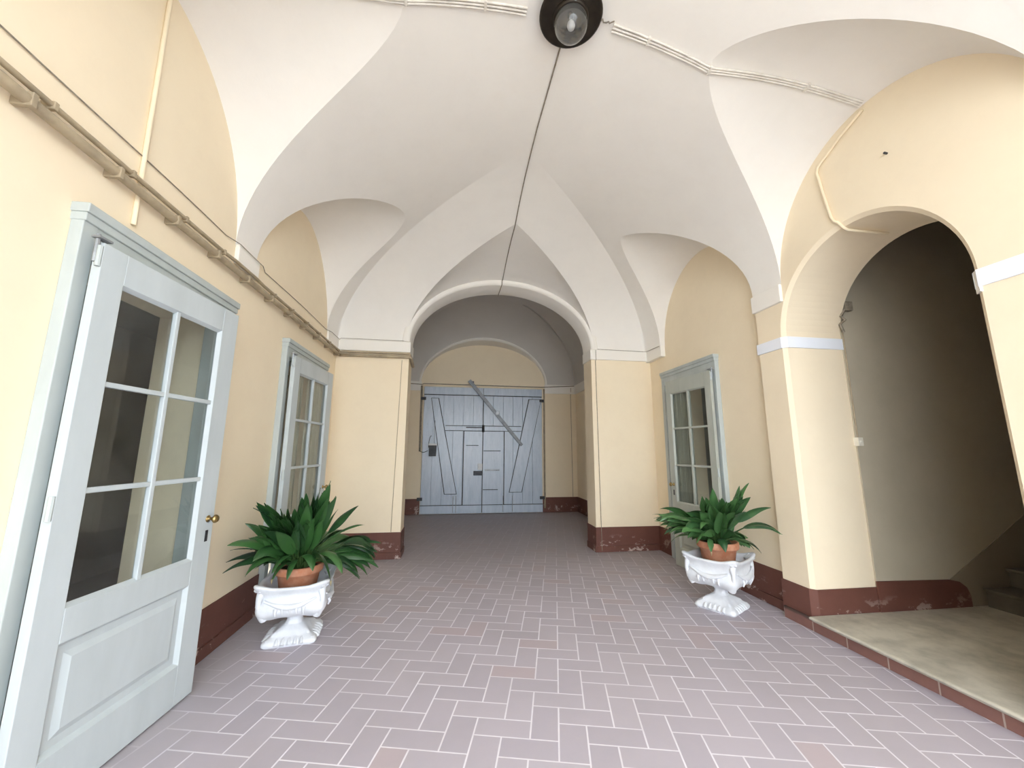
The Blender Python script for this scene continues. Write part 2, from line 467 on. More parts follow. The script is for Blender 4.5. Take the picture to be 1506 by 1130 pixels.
def wall_mesh(fn, s0, s1, ztop, ops, thick, chamfer=0.0):
    """wall in (s, n, z): front at n=0, back at n=-thick. ops: (a, b, zbottom, zs, rise)"""
    mb = MB(); cur = s0
    for (a, b, zb, zs, rise) in sorted(ops):
        mb.box((cur, -thick, 0), (a - chamfer, 0, ztop), fn) if chamfer == 0 else mb.box((cur, -thick, 0), (a - chamfer, 0, ztop), fn)
        n = 40 if rise else 1
        c = chamfer
        def pts(gr):
            aa, bb = a - gr, b + gr
            out = []
            for i in range(n + 1):
                s = (aa + bb) / 2 - (bb - aa) / 2 * (cos(pi * i / n) if rise else (1 if i == 0 else -1))
                out.append((s, zs + ((rise + gr) * sqrt(max(0, 1 - ((2 * s - aa - bb) / (bb - aa)) ** 2)) if rise else gr)))
            return out
        outer, inner = pts(c), pts(0)
        front = [[fn(s, 0, z) for s, z in outer], [fn(s, 0, ztop) for s, z in outer]]
        mb.grid(front)
        backp = [[fn(s, -thick, z) for s, z in inner], [fn(s, -thick, ztop) for s, z in inner]]
        mb.grid(backp)
        # soffit + jambs as one profile
        prof_i = [(a, zb)] + inner + [(b, zb)]
        prof_o = [(a - c, zb)] + outer + [(b + c, zb)]
        if c: mb.grid([[fn(s, 0, z) for s, z in prof_o], [fn(s, -c, z) for s, z in prof_i], [fn(s, -thick, z) for s, z in prof_i]])
        else: mb.grid([[fn(s, 0, z) for s, z in inner], [fn(s, -thick, z) for s, z in inner]])
        if zb > 0: mb.box((a, -thick, 0), (b, 0, zb), fn)
        cur = b + chamfer
    mb.box((cur, -thick, 0), (s1, 0, ztop), fn)
    return mb

fL = lambda s, n, z: (XL + n, s, z)
fW = lambda s, n, z: (XW - n, s, z)
fP = lambda s, n, z: (XP - n, s, z)
fB = lambda s, n, z: (s, Y1 - n, z)
fG = lambda s, n, z: (s, YG - n, z)
fF = lambda s, n, z: (s, Y0 + n, z)

D1, D2, DR = 1.915, 4.165, 4.26       # near ends of the three door casings
CW, CWR = 1.28, 1.26
struct('wall_left', wall_mesh(fL, Y0 - 0.4, Y1 + 0.4, 4.8, [(D1 + 0.07, D1 + CW - 0.07, 0, 2.46, 0), (D2 + 0.07, D2 + CW - 0.07, 0, 2.46, 0)], 0.42),
       M['yellow'], 'yellow plaster wall with two glazed grey doors', 'wall')
struct('wall_right', wall_mesh(fW, 3.50, Y1 + 0.4, 4.8, [(DR + 0.07, DR + CWR - 0.07, 0, 2.48, 0)], 0.55),
       M['yellow'], 'yellow plaster wall beside the back pier with one glazed door', 'wall')
AY0, AY1, AZ, AR = 1.81, 3.20, 2.58, 0.74
struct('wall_right_arch', wall_mesh(fP, Y0 - 0.4, 3.515, 4.8, [(AY0, AY1, 0, AZ, AR)], 0.63, 0.03),
       M['yellow'], 'yellow wall pierced by the round arch to the stairs', 'wall')
OX0, OX1 = -0.73, 2.14
struct('wall_back', wall_mesh(fB, XL - 0.1, XW + 0.1, 4.8, [(OX0, OX1, 0, ZS + 0.02, 1.01)], 0.37),
       M['yellow'], 'two yellow piers carrying the wide white arch', 'wall')
FX0, FX1 = -1.05, 2.4
struct('wall_front', wall_mesh(fF, XL - 0.1, XW + 0.1, 4.8, [(-1.45, 2.77, 0, 3.0, 1.35)], 0.37), M['yellow'])
g = MB(); g.box((PXL - 0.3, YG, 0), (PXR + 0.3, YG + 0.3, 4.8))
struct('wall_gate', g, M['yellow'], 'yellow end wall around the grey gate', 'wall')
g = MB(); g.box((PXL - 0.3, PY0, 0), (PXL, YG, 4.8)); struct('wall_passage_left', g, M['yellow'])
g = MB(); g.box((PXR, PY0, 0), (PXR + 0.3, YG, 4.8)); struct('wall_passage_right', g, M['yellow'], 'dim side wall of the passage right of the gate', 'wall')
# rooms behind the glazed doors
def shell(name, a, b, mat, skip=''):
    x0, y0, z0 = a; x1, y1, z1 = b; m = MB()
    if 'z' not in skip: m.face([(x0, y0, z0), (x1, y0, z0), (x1, y1, z0), (x0, y1, z0)])
    m.face([(x0, y0, z1), (x1, y0, z1), (x1, y1, z1), (x0, y1, z1)])
    if 'x' not in skip: m.face([(x0, y0, z0), (x0, y1, z0), (x0, y1, z1), (x0, y0, z1)])
    if 'X' not in skip: m.face([(x1, y0, z0), (x1, y1, z0), (x1, y1, z1), (x1, y0, z1)])
    m.face([(x0, y0, z0), (x1, y0, z0), (x1, y0, z1), (x0, y0, z1)])
    m.face([(x0, y1, z0), (x1, y1, z0), (x1, y1, z1), (x0, y1, z1)])
    return struct(name, m, mat, recalc=False)
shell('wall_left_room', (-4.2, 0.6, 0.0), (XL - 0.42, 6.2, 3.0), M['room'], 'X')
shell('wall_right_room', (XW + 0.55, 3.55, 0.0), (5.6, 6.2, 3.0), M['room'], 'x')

# stairwell
SX0, SY1, LZ = XP + 0.63, 3.185, 0.125
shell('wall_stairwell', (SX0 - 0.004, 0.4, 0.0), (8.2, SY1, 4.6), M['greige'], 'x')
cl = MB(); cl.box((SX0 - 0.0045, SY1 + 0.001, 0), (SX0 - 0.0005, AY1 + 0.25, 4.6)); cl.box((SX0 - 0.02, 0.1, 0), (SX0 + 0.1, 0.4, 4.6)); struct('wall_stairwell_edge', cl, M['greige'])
lm = MB()
prof = [(2.995, 0.103), (2.99, 0.112), (2.995, 0.122), (3.01, LZ), (6.0, LZ), (6.0, 0.08), (3.03, 0.08), (3.03, 0.098)]
lm.prism(prof, AY0 - 0.35, SY1, lambda a, b, d: (a, d, b))
struct('floor_landing', lm, M['stone'], 'worn pale stone landing slab under the right arch', 'landing', bevel=0.006)
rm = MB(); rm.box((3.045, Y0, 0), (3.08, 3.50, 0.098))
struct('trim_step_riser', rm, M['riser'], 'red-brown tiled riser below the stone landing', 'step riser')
fl_ = MB(); fl_.face([(XL - 0.35, Y0 - 0.37, 0), (XW + 0.4, Y0 - 0.37, 0), (XW + 0.4, Y1 + 0.5, 0), (XL - 0.35, Y1 + 0.5, 0)])
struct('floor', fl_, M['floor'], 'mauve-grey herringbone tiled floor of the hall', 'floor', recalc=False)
fl_ = MB(); fl_.face([(PXL - 0.1, Y1 + 0.5, 0), (PXR + 0.1, Y1 + 0.5, 0), (PXR + 0.1, YG + 0.1, 0), (PXL - 0.1, YG + 0.1, 0)])
struct('floor_passage', fl_, M['floor'], 'dark dusty floor of the passage before the gate', 'floor', recalc=False)
gr = MB(); gr.face([(-14, -26, -0.02), (16, -26, -0.02), (16, Y0 - 0.37, -0.02), (-14, Y0 - 0.37, -0.02)])
struct('ground_courtyard', gr, M['courtyard'], recalc=False)

# staircase beyond the landing
st = tag(empty('staircase', (4.80, 1.9, LZ)), 'dim stone staircase rising away inside the right arch', 'stairs', kind='structure')
for i in range(8):
    b = MB(); b.box((4.80 + 0.29 * i, 0.42, LZ), (4.80 + 0.29 * (i + 1) + (0.02 if i < 7 else 0.5), SY1 - 0.03, LZ + 0.16 * (i + 1) - 0.03))
    s_ = b.build('step', M['step'], st, off=(4.80, 1.9, LZ))
    b = MB(); b.box((4.77 + 0.29 * i, 0.42, LZ + 0.16 * (i + 1) - 0.03), (4.80 + 0.29 * (i + 1) + (0.02 if i < 7 else 0.5), SY1 - 0.03, LZ + 0.16 * (i + 1)))
    b.build('tread', M['step'], s_, off=(4.80, 1.9, LZ), bevel=0.008)

# ------------------------------------------------------------------ mouldings, bands and skirtings
def trim(name, boxes, mat, label=None, cat=None, bevel=0.006):
    m = MB()
    for a, b in boxes: m.box(a, b)
    return struct(name, m, mat, label, cat, bevel=bevel)
CZ0, CZ1 = 2.95, ZS + 0.015
trim('trim_1', [((XL, 3.17, CZ0), (XL + 0.035, 3.50, CZ1))], M['trimwhite'], 'white impost block between the two lunettes of the door wall', 'impost')
trim('trim_2', [((XL, 5.45, CZ0), (XL + 0.03, Y1, CZ1)), ((XL, Y1 - 0.03, CZ0), (OX0, Y1, CZ1)), ((OX0, Y1 - 0.03, CZ0), (OX0 + 0.02, Y1 + 0.37, CZ1))],
     M['trimwhite'], 'white cornice band on the back pier by the small glazed door', 'cornice')
trim('trim_3', [((XW - 0.075, 5.45, CZ0 - 0.02), (XW, Y1, CZ1)), ((OX1, Y1 - 0.03, CZ0), (XW, Y1, CZ1)), ((OX1 - 0.02, Y1 - 0.03, CZ0), (OX1, Y1 + 0.37, CZ1))],
     M['trimwhite'], 'white cornice band on the back pier beside the shaded passage wall', 'cornice')
trim('trim_4', [((XP - 0.03, 3.16, CZ0 - 0.03), (XW, 3.53, CZ1 - 0.02))], M['trimwhite'], 'white impost block above the blue-white band of the stair arch', 'impost')
BZ0, BZ1 = 2.475, 2.582
trim('trim_5', [((XP - 0.014, AY1 + 0.025, BZ0), (XP + 0.01, 3.53, BZ1)), ((XP + 0.025, AY1 - 0.014, BZ0), (SX0, AY1 + 0.01, BZ1))],
     M['band'], 'bluish white band at the far springing of the stair arch', 'band', 0.002)
m5 = MB(); m5.prism([(XP - 0.014, AY1 + 0.03), (XP + 0.03, AY1 - 0.014), (XP + 0.04, AY1 + 0.01), (XP + 0.01, AY1 + 0.04)], BZ0, BZ1, lambda a, b, d: (a, b, d))
struct('trim_6', m5, M['band'])
trim('trim_7', [((XP - 0.014, Y0, BZ0), (XP + 0.01, AY0 - 0.025, BZ1)), ((XP + 0.025, AY0 - 0.01, BZ0), (SX0, AY0 + 0.014, BZ1))],
     M['band'], 'bluish white band at the near springing of the stair arch', 'band', 0.002)
m5 = MB(); m5.prism([(XP - 0.014, AY0 - 0.03), (XP + 0.03, AY0 + 0.014), (XP + 0.04, AY0 - 0.01), (XP + 0.01, AY0 - 0.04)], BZ0 - 0.03, BZ1, lambda a, b, d: (a, b, d))
struct('trim_8', m5, M['trimwhite'])
trim('trim_9', [((PXL, YG - 0.03, 2.94), (GC - GHW + 0.01, YG, P_ZS)), ((PXL, PY0, 2.94), (PXL + 0.03, YG, P_ZS))], M['trimwhite'])
trim('trim_10', [((GC + GHW - 0.01, YG - 0.03, 2.94), (PXR, YG, P_ZS)), ((PXR - 0.03, PY0, 2.94), (PXR, YG, P_ZS))], M['trimwhite'], 'pale cornice beside the gate arch in the passage', 'cornice')
# archivolt: raised ring + white soffit lining of the big arch
ar = MB()
oc, ohw, zsA = (OX0 + OX1) / 2, (OX1 - OX0) / 2, CZ1
for strip in ([(0.105, 0.0), (0.105, -0.030), (0.095, -0.038), (0.035, -0.038), (0.016, -0.032), (0.002, -0.012)], [(0.002, -0.012), (-0.004, 0.0), (-0.006, 0.37)]):
    ar.grid([[(oc - (ohw + g_) * cos(pi * i / 64), Y1 + n_, zsA + (1.01 + g_) * sin(pi * i / 64)) for i in range(65)] for g_, n_ in strip])
struct('trim_arch', ar, M['trimwhite'], 'white moulded ring of the wide arch on the two piers', 'arch trim', smooth=True)

HB = 0.355
def skirt(name, segs, label=None, z0=0.0, h=HB, cat='skirting', course=True):
    m = MB()
    for (x0, y0, x1, y1, nx, ny) in segs:
        t = 0.012
        a = (min(x0, x1, x0 + nx * t, x1 + nx * t), min(y0, y1, y0 + ny * t, y1 + ny * t)); b = (max(x0, x1, x0 + nx * t, x1 + nx * t), max(y0, y1, y0 + ny * t, y1 + ny * t))
        m.box((a[0], a[1], z0 + 0.09 if course else z0), (b[0], b[1], z0 + h))
        if course:
            t = 0.022
            a = (min(x0, x1, x0 + nx * t, x1 + nx * t), min(y0, y1, y0 + ny * t, y1 + ny * t)); b = (max(x0, x1, x0 + nx * t, x1 + nx * t), max(y0, y1, y0 + ny * t, y1 + ny * t))
            m.box((a[0], a[1], z0), (b[0], b[1], z0 + 0.09))
    return struct(name, m, M['brown'], label, cat, bevel=0.004)
skirt('baseboard_left', [(XL, Y0, XL, D1, 1, 0), (XL, D1 + CW, XL, D2, 1, 0), (XL, D2 + CW, XL, Y1, 1, 0)], 'flaking dark brown skirting along the door wall')
skirt('baseboard_back_left', [(XL, Y1, OX0, Y1, 0, -1), (OX0, Y1 - 0.02, OX0, PY0, 1, 0)], 'brown skirting round the back pier by the small glazed door')
skirt('baseboard_back_right', [(OX1, Y1, XW, Y1, 0, -1), (OX1, Y1 - 0.02, OX1, PY0, -1, 0)], 'chipped brown skirting round the back pier near the shaded passage wall')
skirt('baseboard_right', [(XW, 3.52, XW, DR, -1, 0), (XW, DR + CWR, XW, Y1, -1, 0)], 'brown skirting behind the urn on the stair side')
skirt('baseboard_arch', [(XP, AY1 + 0.03, XP, 3.53, -1, 0), (XP + 0.03, AY1, SX0, AY1, 0, -1)], 'brown skirting on the pier of the stair arch', h=0.325, course=False)
m5 = MB(); m5.prism([(XP - 0.012, AY1 + 0.03), (XP + 0.03, AY1 - 0.012), (XP + 0.04, AY1 + 0.01), (XP + 0.01, AY1 + 0.04)], 0, 0.325, lambda a, b, d: (a, b, d))
struct('baseboard_arch_corner', m5, M['brown'])
skirt('baseboard_arch_near', [(XP, Y0, XP, AY0 - 0.05, -1, 0)])
skirt('baseboard_gate', [(PXL, YG, -0.80, YG, 0, -1), (2.17, YG, PXR, YG, 0, -1), (PXR, PY0, PXR, YG, -1, 0), (PXL, PY0, PXL, YG, 1, 0)], 'dark brown skirting either side of the gate')
m5 = MB(); m5.prism([(SX0 - 0.014, LZ), (SX0 - 0.014, 0.375), (4.46, 0.36), (4.56, 0.34), (4.63, 0.29), (4.66, 0.22), (4.66, LZ)], SY1 - 0.012, SY1, lambda a, b, d: (a, d, b))
struct('baseboard_stairwell', m5, M['brown'], 'dark brown skirting on the stairwell wall above the landing', 'skirting')
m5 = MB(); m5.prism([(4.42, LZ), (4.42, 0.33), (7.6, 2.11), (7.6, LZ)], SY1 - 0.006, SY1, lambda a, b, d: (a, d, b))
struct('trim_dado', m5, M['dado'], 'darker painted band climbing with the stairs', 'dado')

# ------------------------------------------------------------------ glazed doors
def make_door(name, xw, y0, side, cw, ztop, hinge, free, ph, pane_l, pane_r, label, curtain=None, pz=(0.82, 2.29), lh=2.45, paint='doorgrey', cpaint='casing'):
    """side=+1: wall on the left (hall is +x). hinge/free=(n, s) of the leaf's back face ends"""
    root = tag(empty(name, (xw, y0, 0)), label, 'door', kind='structure')
    W = lambda n, s, z: (side * n, s, z)
    def bx(mb, n0, n1, s0, s1, z0, z1): mb.box((n0, s0, z0), (n1, s1, z1), W)
    c = MB(); hh = ztop
    bx(c, 0, 0.055, 0, 0.075, 0, hh - 0.06); bx(c, 0, 0.055, cw - 0.075, cw, 0, hh - 0.06)
    bx(c, -0.09, 0.02, 0.07, 0.105, 0, hh - 0.06); bx(c, -0.09, 0.02, cw - 0.105, cw - 0.07, 0, hh - 0.06)
    bx(c, 0, 0.052, 0.07, cw - 0.07, lh, hh - 0.01)
    bx(c, -0.005, 0.075, -0.010, cw + 0.010, hh - 0.045, hh); bx(c, -0.005, 0.065, -0.004, cw + 0.004, hh - 0.085, hh - 0.044)
    bx(c, -0.09, 0.03, 0.1, cw - 0.1, lh - 0.03, lh + 0.02)
    c.build('casing', M[cpaint], root, bevel=0.004)
    a = math.atan2(free[0] - hinge[0], free[1] - hinge[1]); w = math.hypot(free[0] - hinge[0], free[1] - hinge[1])
    T = 0.042
    def Lf(l, t, z): return W(hinge[0] + l * sin(a) + t * cos(a), hinge[1] + l * cos(a) - t * sin(a), z)
    def lb(mb, l0, l1, t0, t1, z0, z1): mb.box((l0, t0, z0), (l1, t1, z1), Lf)
    p0, p1 = pane_l, pane_r; zb = 0.012
    lf = MB()
    lb(lf, 0, p0, 0, T, zb, lh); lb(lf, p1, w, 0, T, zb, lh)
    lb(lf, p0, p1, 0, T, pz[1], lh); lb(lf, p0, p1, 0, T, ph[1], pz[0]); lb(lf, p0, p1, 0, T, zb, ph[0])
    lb(lf, p0, p1, 0.010, T - 0.022, ph[0], ph[1])
    # raised field in the lower panel
    e = 0.05
    q = [(p0 + e, ph[0] + e), (p1 - e, ph[0] + e), (p1 - e, ph[1] - e), (p0 + e, ph[1] - e)]
    i_ = 0.028
    qi = [(p0 + e + i_, ph[0] + e + i_), (p1 - e - i_, ph[0] + e + i_), (p1 - e - i_, ph[1] - e - i_), (p0 + e + i_, ph[1] - e - i_)]
    lf.grid([[Lf(l, T - 0.022, z) for l, z in q], [Lf(l, T - 0.010, z) for l, z in qi]], True)
    lf.face([Lf(l, T - 0.010, z) for l, z in qi])
    # sloped beads round panel and glass
    for (z0, z1) in ((ph[0], ph[1]), pz):
        o_ = [(p0, z0), (p1, z0), (p1, z1), (p0, z1)]; b_ = 0.016
        n_ = [(p0 + b_, z0 + b_), (p1 - b_, z0 + b_), (p1 - b_, z1 - b_), (p0 + b_, z1 - b_)]
        lf.grid([[Lf(l, T - 0.002, z) for l, z in o_], [Lf(l, T - 0.022, z) for l, z in n_]], True)
    leaf = lf.build('door_leaf', M[paint], root, bevel=0.003)
    bars = MB(); pm = (p0 + p1) / 2; zz = pz[1] - pz[0]
    lb(bars, pm - 0.014, pm + 0.014, 0.008, T - 0.006, pz[0], pz[1])
    for k in (1, 2):
        z = pz[0] + zz * k / 3
        lb(bars, p0, p1, 0.010, T - 0.009, z - 0.013, z + 0.013)
    bars.build('glazing_bars', M[paint], leaf, bevel=0.004)
    gl = MB(); gl.face([Lf(p0 + 0.002, 0.015, pz[0] + 0.002), Lf(p1 - 0.002, 0.015, pz[0] + 0.002), Lf(p1 - 0.002, 0.015, pz[1] - 0.002), Lf(p0 + 0.002, 0.015, pz[1] - 0.002)])
    gl.build('glass', M['glass'], leaf)
    k = MB()
    kz = 1.05; kl = w - 0.055
    prof = [(0.0, 0.062), (0.018, 0.060), (0.026, 0.05), (0.026, 0.042), (0.014, 0.03), (0.009, 0.022), (0.009, 0.004), (0.022, 0.003), (0.022, 0.0)]
    rows = []
    for r, h in prof:
        rows.append([Lf(kl + r * cos(2 * pi * j / 16), T + h, kz + r * sin(2 * pi * j / 16)) for j in range(16)])
    k.grid(rows, True)
    k.build('knob', M['brass'], leaf, smooth=True)
    kp = MB(); lb(kp, kl - 0.012, kl + 0.012, T, T + 0.004, kz - 0.14, kz - 0.07); kp.build('keyhole_plate', M['iron'], leaf, bevel=0.002)
    for hz in (lh - 0.07, 1.25, 0.25):
        h = MB(); p = Lf(-0.008, T * 0.8, 0)
        h.tube([(p[0], p[1], hz - 0.05), (p[0], p[1], hz + 0.05)], 0.011, 8)
        h.build('hinge', M['casing'], leaf)
    pb = MB(); q0, q1 = Lf(-0.012, T * 0.5, 0), Lf(0.03, T + 0.006, 0)
    pb.tube([(q0[0], q0[1], lh - 0.10), (q0[0], q0[1], lh + 0.035)], 0.010, 8); pb.box((-0.03, T * 0.2, lh + 0.012), (0.035, T + 0.004, lh + 0.022), Lf)
    pb.build('pivot_bracket', M['steel'], leaf)
    if curtain:
        cm = MB()
        for (l0, l1) in curtain:
            n = 60
            rows = [[Lf(l0 + (l1 - l0) * i / n, -0.03 + 0.012 * sin(i * 1.15) + 0.006 * sin(i * 0.37 + 1), z) for i in range(n + 1)] for z in (pz[0] - 0.03, pz[1] + 0.02)]
            cm.grid(rows)
        cm.build('curtain', M['curtain'], leaf, smooth=True, recalc=False)
    return root

make_door('door_1', XL, D1, 1, CW, 2.625, (0.088, 0.035), (0.162, 1.05), (0.235, 0.675), 0.125, 0.865,
          'large pale grey glazed door standing ajar, nearest on the conduit wall')
make_door('door_2', XL, D2, 1, CW, 2.625, (0.088, 0.035), (0.162, 1.05), (0.235, 0.675), 0.125, 0.865,
          'grey glazed door behind the dense dark leafy plant, next to the back pier', curtain=[(0.10, 0.36), (0.47, 0.89)])
make_door('door_3', XW, DR, -1, CWR, 2.675, (0.075, 0.03), (0.17, 0.89), (0.235, 0.675), 0.10, 0.765,
          'shaded grey glazed door behind the urn opposite, beyond the stair arch', curtain=[(0.44, 0.80)], lh=2.47, paint='doorgrey_shaded')

# ------------------------------------------------------------------ gate
GX0, GX1, GM = -0.785, 2.15, 0.665
GZ = 3.03
gate = tag(empty('door_4', (GM, YG - 0.02, 0)), 'tall blue-grey double wooden gate at the end of the passage', 'gate', kind='structure')
GO = (GM, YG - 0.02, 0)
YF = YG - 0.075
random.seed(5)
for (a, b, ws, we) in ((GX0, GM - 0.004, 0.20, GM - 0.004), (GM + 0.004, GX1, GM + 0.004, 1.19)):
    lf = MB(); n = 6; w = (b - a) / n
    for i in range(n):
        lf.box((a + w * i + 0.003, YF + random.uniform(-0.003, 0.003), 0.015), (a + w * (i + 1) - 0.003, YG - 0.02, GZ - 0.19))
    lf.box((a, YF + 0.03, 0.02), (b, YG - 0.012, GZ))
    leaf = lf.build('gate_leaf', M['gate'], gate, off=GO, bevel=0.004)
    r = MB(); r.box((a, YF - 0.003, GZ - 0.205), (b, YF + 0.01, GZ - 0.18)); r.build('rail_seam', M['iron'], leaf, off=GO)
    r = MB(); r.box((a, YF - 0.022, GZ - 0.185), (b, YF + 0.04, GZ)); r.build('top_rail', M['gate'], leaf, off=GO, bevel=0.005)
    r = MB(); r.box((a, YF - 0.016, 0.195), (b, YF + 0.01, 0.214)); r.build('rail_seam', M['iron'], leaf, off=GO)
    r = MB(); r.box((a, YF - 0.026, 0.02), (b, YF + 0.02, 0.20)); r.build('bottom_rail', M['gate'], leaf, off=GO, bevel=0.005)
    ra, rb = (-0.25, b) if a < 0 else (a, 1.62)
    r = MB(); r.box((ra, YF - 0.005, 1.952), (rb, YF + 0.01, 2.090)); r.build('rail_seam', M['iron'], leaf, off=GO)
    r = MB(); r.box((ra, YF - 0.02, 1.965), (rb, YF + 0.02, 2.075)); r.build('middle_rail', M['gate'], leaf, off=GO, bevel=0.005)
    br = MB(); s = 1 if a < 0 else -1
    q = [(-0.60, 2.74), (-0.44, 2.74), (0.05, 0.47), (-0.22, 0.47)] if a < 0 else [(1.82, 2.76), (2.12, 2.76), (1.62, 0.50), (1.33, 0.50)]
    br.prism(q, YF - 0.034, YF + 0.02, lambda x, z, d: (x, d, z)); bo = br.build('diagonal_brace', M['gate'], leaf, off=GO, bevel=0.004)
    br = MB(); cx_ = sum(p[0] for p in q) / 4; q2 = [(x + (0.016 if x > (q[0][0] + (q[3][0] - q[0][0]) * (q[0][1] - z) / (q[0][1] - q[3][1])) + 0.05 else -0.016), z + (0.014 if z > 1.5 else -0.014)) for x, z in q]
    br.prism(q2, YF - 0.006, YF + 0.01, lambda x, z, d: (x, d, z)); br.build('shadow_gap', M['iron'], bo, off=GO)  # dark outline added for the shade in the gap round the brace
    wk = MB(); wk.box((ws, YF - 0.014, 0.03), (we, YF + 0.02, 1.955)); w_ = wk.build('wicket_door', M['gate'], leaf, off=GO, bevel=0.006)
    # seams between wicket and leaf: dark strips added in place of the shade in the gap
    sm = MB(); xx = ws if a < 0 else we
    sm.box((xx - 0.011, YF - 0.019, 0.03), (xx + 0.011, YF, 1.955)); sm.box((ws, YF - 0.0165, 1.948), (we, YF, 1.962)); sm.build('seam_shade_strip', M['iron'], w_, off=GO)
    for z, l in (((1.47, 0.42), (0.55, 0.36)) if a > 0 else ((1.60, 0.30),)):
        sl = MB(); x0 = GM + 0.02 if a > 0 else 0.26
        sl.box((x0, YF - 0.022, z), (x0 + l, YF - 0.01, z + 0.016)); sl.build('batten', M['iron'], w_, off=GO)
    sp = MB(); zt = 2.72
    for hz in (2.74, 0.36):
        hb = MB(); hx = a if a < 0 else b
        hb.box((hx - 0.07, YF - 0.035, hz - 0.04), (hx + 0.05, YF, hz + 0.03)); hb.build('strap_hinge', M['iron'], leaf, off=GO, bevel=0.004)
    for bx_ in ((0.05, -0.02) if a < 0 else (1.17, 1.40)):
        d = MB(); d.tube([(bx_, YF - 0.03, 0.04), (bx_, YF - 0.03, 0.42)], 0.008, 6); d.build('drop_bolt', M['steel'], leaf, off=GO)
pull = MB(); pull.box((0.72, YF - 0.045, 1.0), (1.08, YF - 0.012, 1.035)); pull.build('pull_bar', M['steel'], gate, off=GO, bevel=0.006)
lk = MB(); lk.box((0.45, YF - 0.06, 0.895), (0.665, YF - 0.01, 1.0)); lk.build('lock_case', M['iron'], gate, off=GO, bevel=0.006)
lk = MB(); lk.box((0.55, YF - 0.03, 1.02), (0.66, YF - 0.012, 1.17)); lk.build('lock_plate', M['boxtop'], gate, off=GO, bevel=0.004)
lk = MB(); lk.box((0.25, YF - 0.04, 2.03), (0.66, YF - 0.015, 2.055)); lk.tube([(0.67, YF - 0.05, 1.93), (0.67, YF - 0.05, 2.10)], 0.03, 8); lk.build('latch_bar', M['iron'], gate, off=GO)
sm = MB(); sm.box((GM - 0.010, YF - 0.029, 0.03), (GM + 0.010, YF - 0.005, 2.83)); sm.build('meeting_strip', M['iron'], gate, off=GO)
# the pivoted iron locking bar
P0, P1 = Vector((0.30, YF - 0.085, 3.20)), Vector((1.63, YF - 0.06, 1.615))
bar = MB(); dv = (P1 - P0).normalized(); sd = Vector((dv.z, 0, -dv.x)) * 0.043
bar.grid([[P0 + sd + Vector((0, q, 0)), P1 + sd * 0.8 + Vector((0, q, 0)), P1 - sd * 0.8 + Vector((0, q, 0)), P0 - sd + Vector((0, q, 0))] for q in (-0.012, 0.022)], True)
bar.face([P0 + sd + Vector((0, -0.012, 0)), P1 + sd * .8 + Vector((0, -0.012, 0)), P1 - sd * .8 + Vector((0, -0.012, 0)), P0 - sd + Vector((0, -0.012, 0))])
bar.face([P0 + sd + Vector((0, 0.022, 0)), P1 + sd * .8 + Vector((0, 0.022, 0)), P1 - sd * .8 + Vector((0, 0.022, 0)), P0 - sd + Vector((0, 0.022, 0))])
tag(bar.build('locking_bar', M['bar'], gate, off=GO, bevel=0.004), 'grey iron locking bar slung diagonally')
bk = MB(); bk.box((0.30, YG - 0.12, 3.14), (0.42, YG, 3.19)); bk.build('bar_pivot', M['iron'], gate, off=GO, bevel=0.004)
bk = MB(); bk.box((0.97, YF - 0.10, 2.36), (1.06, YF - 0.02, 2.44)); bk.build('bar_keeper', M['steel'], gate, off=GO, bevel=0.004)

# dark box hung on the gate by a loop of cable
bl = tag(empty('hanging_box', (-0.53, YF - 0.09, 1.35)), 'small dark box with a pale lid hung by cable on the gate', 'box')
BO = (-0.53, YF - 0.09, 1.35)
b = MB(); rows = []
for z, hx_, hy in ((1.35, 0.078, 0.05), (1.60, 0.09, 0.06)):
    rows.append([(-0.53 - hx_, YF - 0.09 - hy, z), (-0.53 + hx_, YF - 0.09 - hy, z), (-0.53 + hx_, YF - 0.09 + hy, z), (-0.53 - hx_, YF - 0.09 + hy, z)])
b.grid(rows, True); b.face(rows[0]); b.face(rows[1]); b.build('box_body', M['boxgrey'], bl, off=BO, bevel=0.006)
b = MB(); b.box((-0.625, YF - 0.155, 1.60), (-0.435, YF - 0.025, 1.645)); tag(b.build('box_lid', M['boxtop'], bl, off=BO, bevel=0.008), 'pale lid')
b = MB(); pth = [(-0.84 + 0.02 * i, YF - 0.05, 1.47 - 0.03 * sin(i * 0.35)) for i in range(11)]; b.tube(pth, 0.007, 6)
pth = [(-0.63 + 0.16 * (1 - cos(q)) * 0.35, YF - 0.06, 1.55 + 0.28 * sin(q)) for q in [pi * 0.55 * i / 10 for i in range(11)]]; b.tube(pth, 0.007, 6)
b.tube([(-0.50, YF - 0.06, 1.64), (-0.50, YF - 0.05, 2.20)], 0.004, 6)
b.build('cable', M['iron'], bl, off=BO, smooth=True)

# ------------------------------------------------------------------ pipes, conduits and wires
def pipe(name, paths, r, mat, label, cat, clips=None, clipmat=None, group=None, seg=8, at=None):
    p0 = at or paths[0][0]
    m = MB()
    if clips is None and len(paths) == 1:
        m.tube(paths[0], r, seg)
        o = m.build(name, mat, off=p0, smooth=True); o.location = p0
        return tag(o, label, cat, group)
    root = tag(empty(name, p0), label, cat, group)
    for p in paths:
        m = MB(); m.tube(p, r, seg); m.build('tube', mat, root, off=p0, smooth=True)
    for a, b in (clips or []):
        m = MB(); m.box(a, b); m.build('clip', clipmat or mat, root, off=p0, bevel=0.003)
    return root

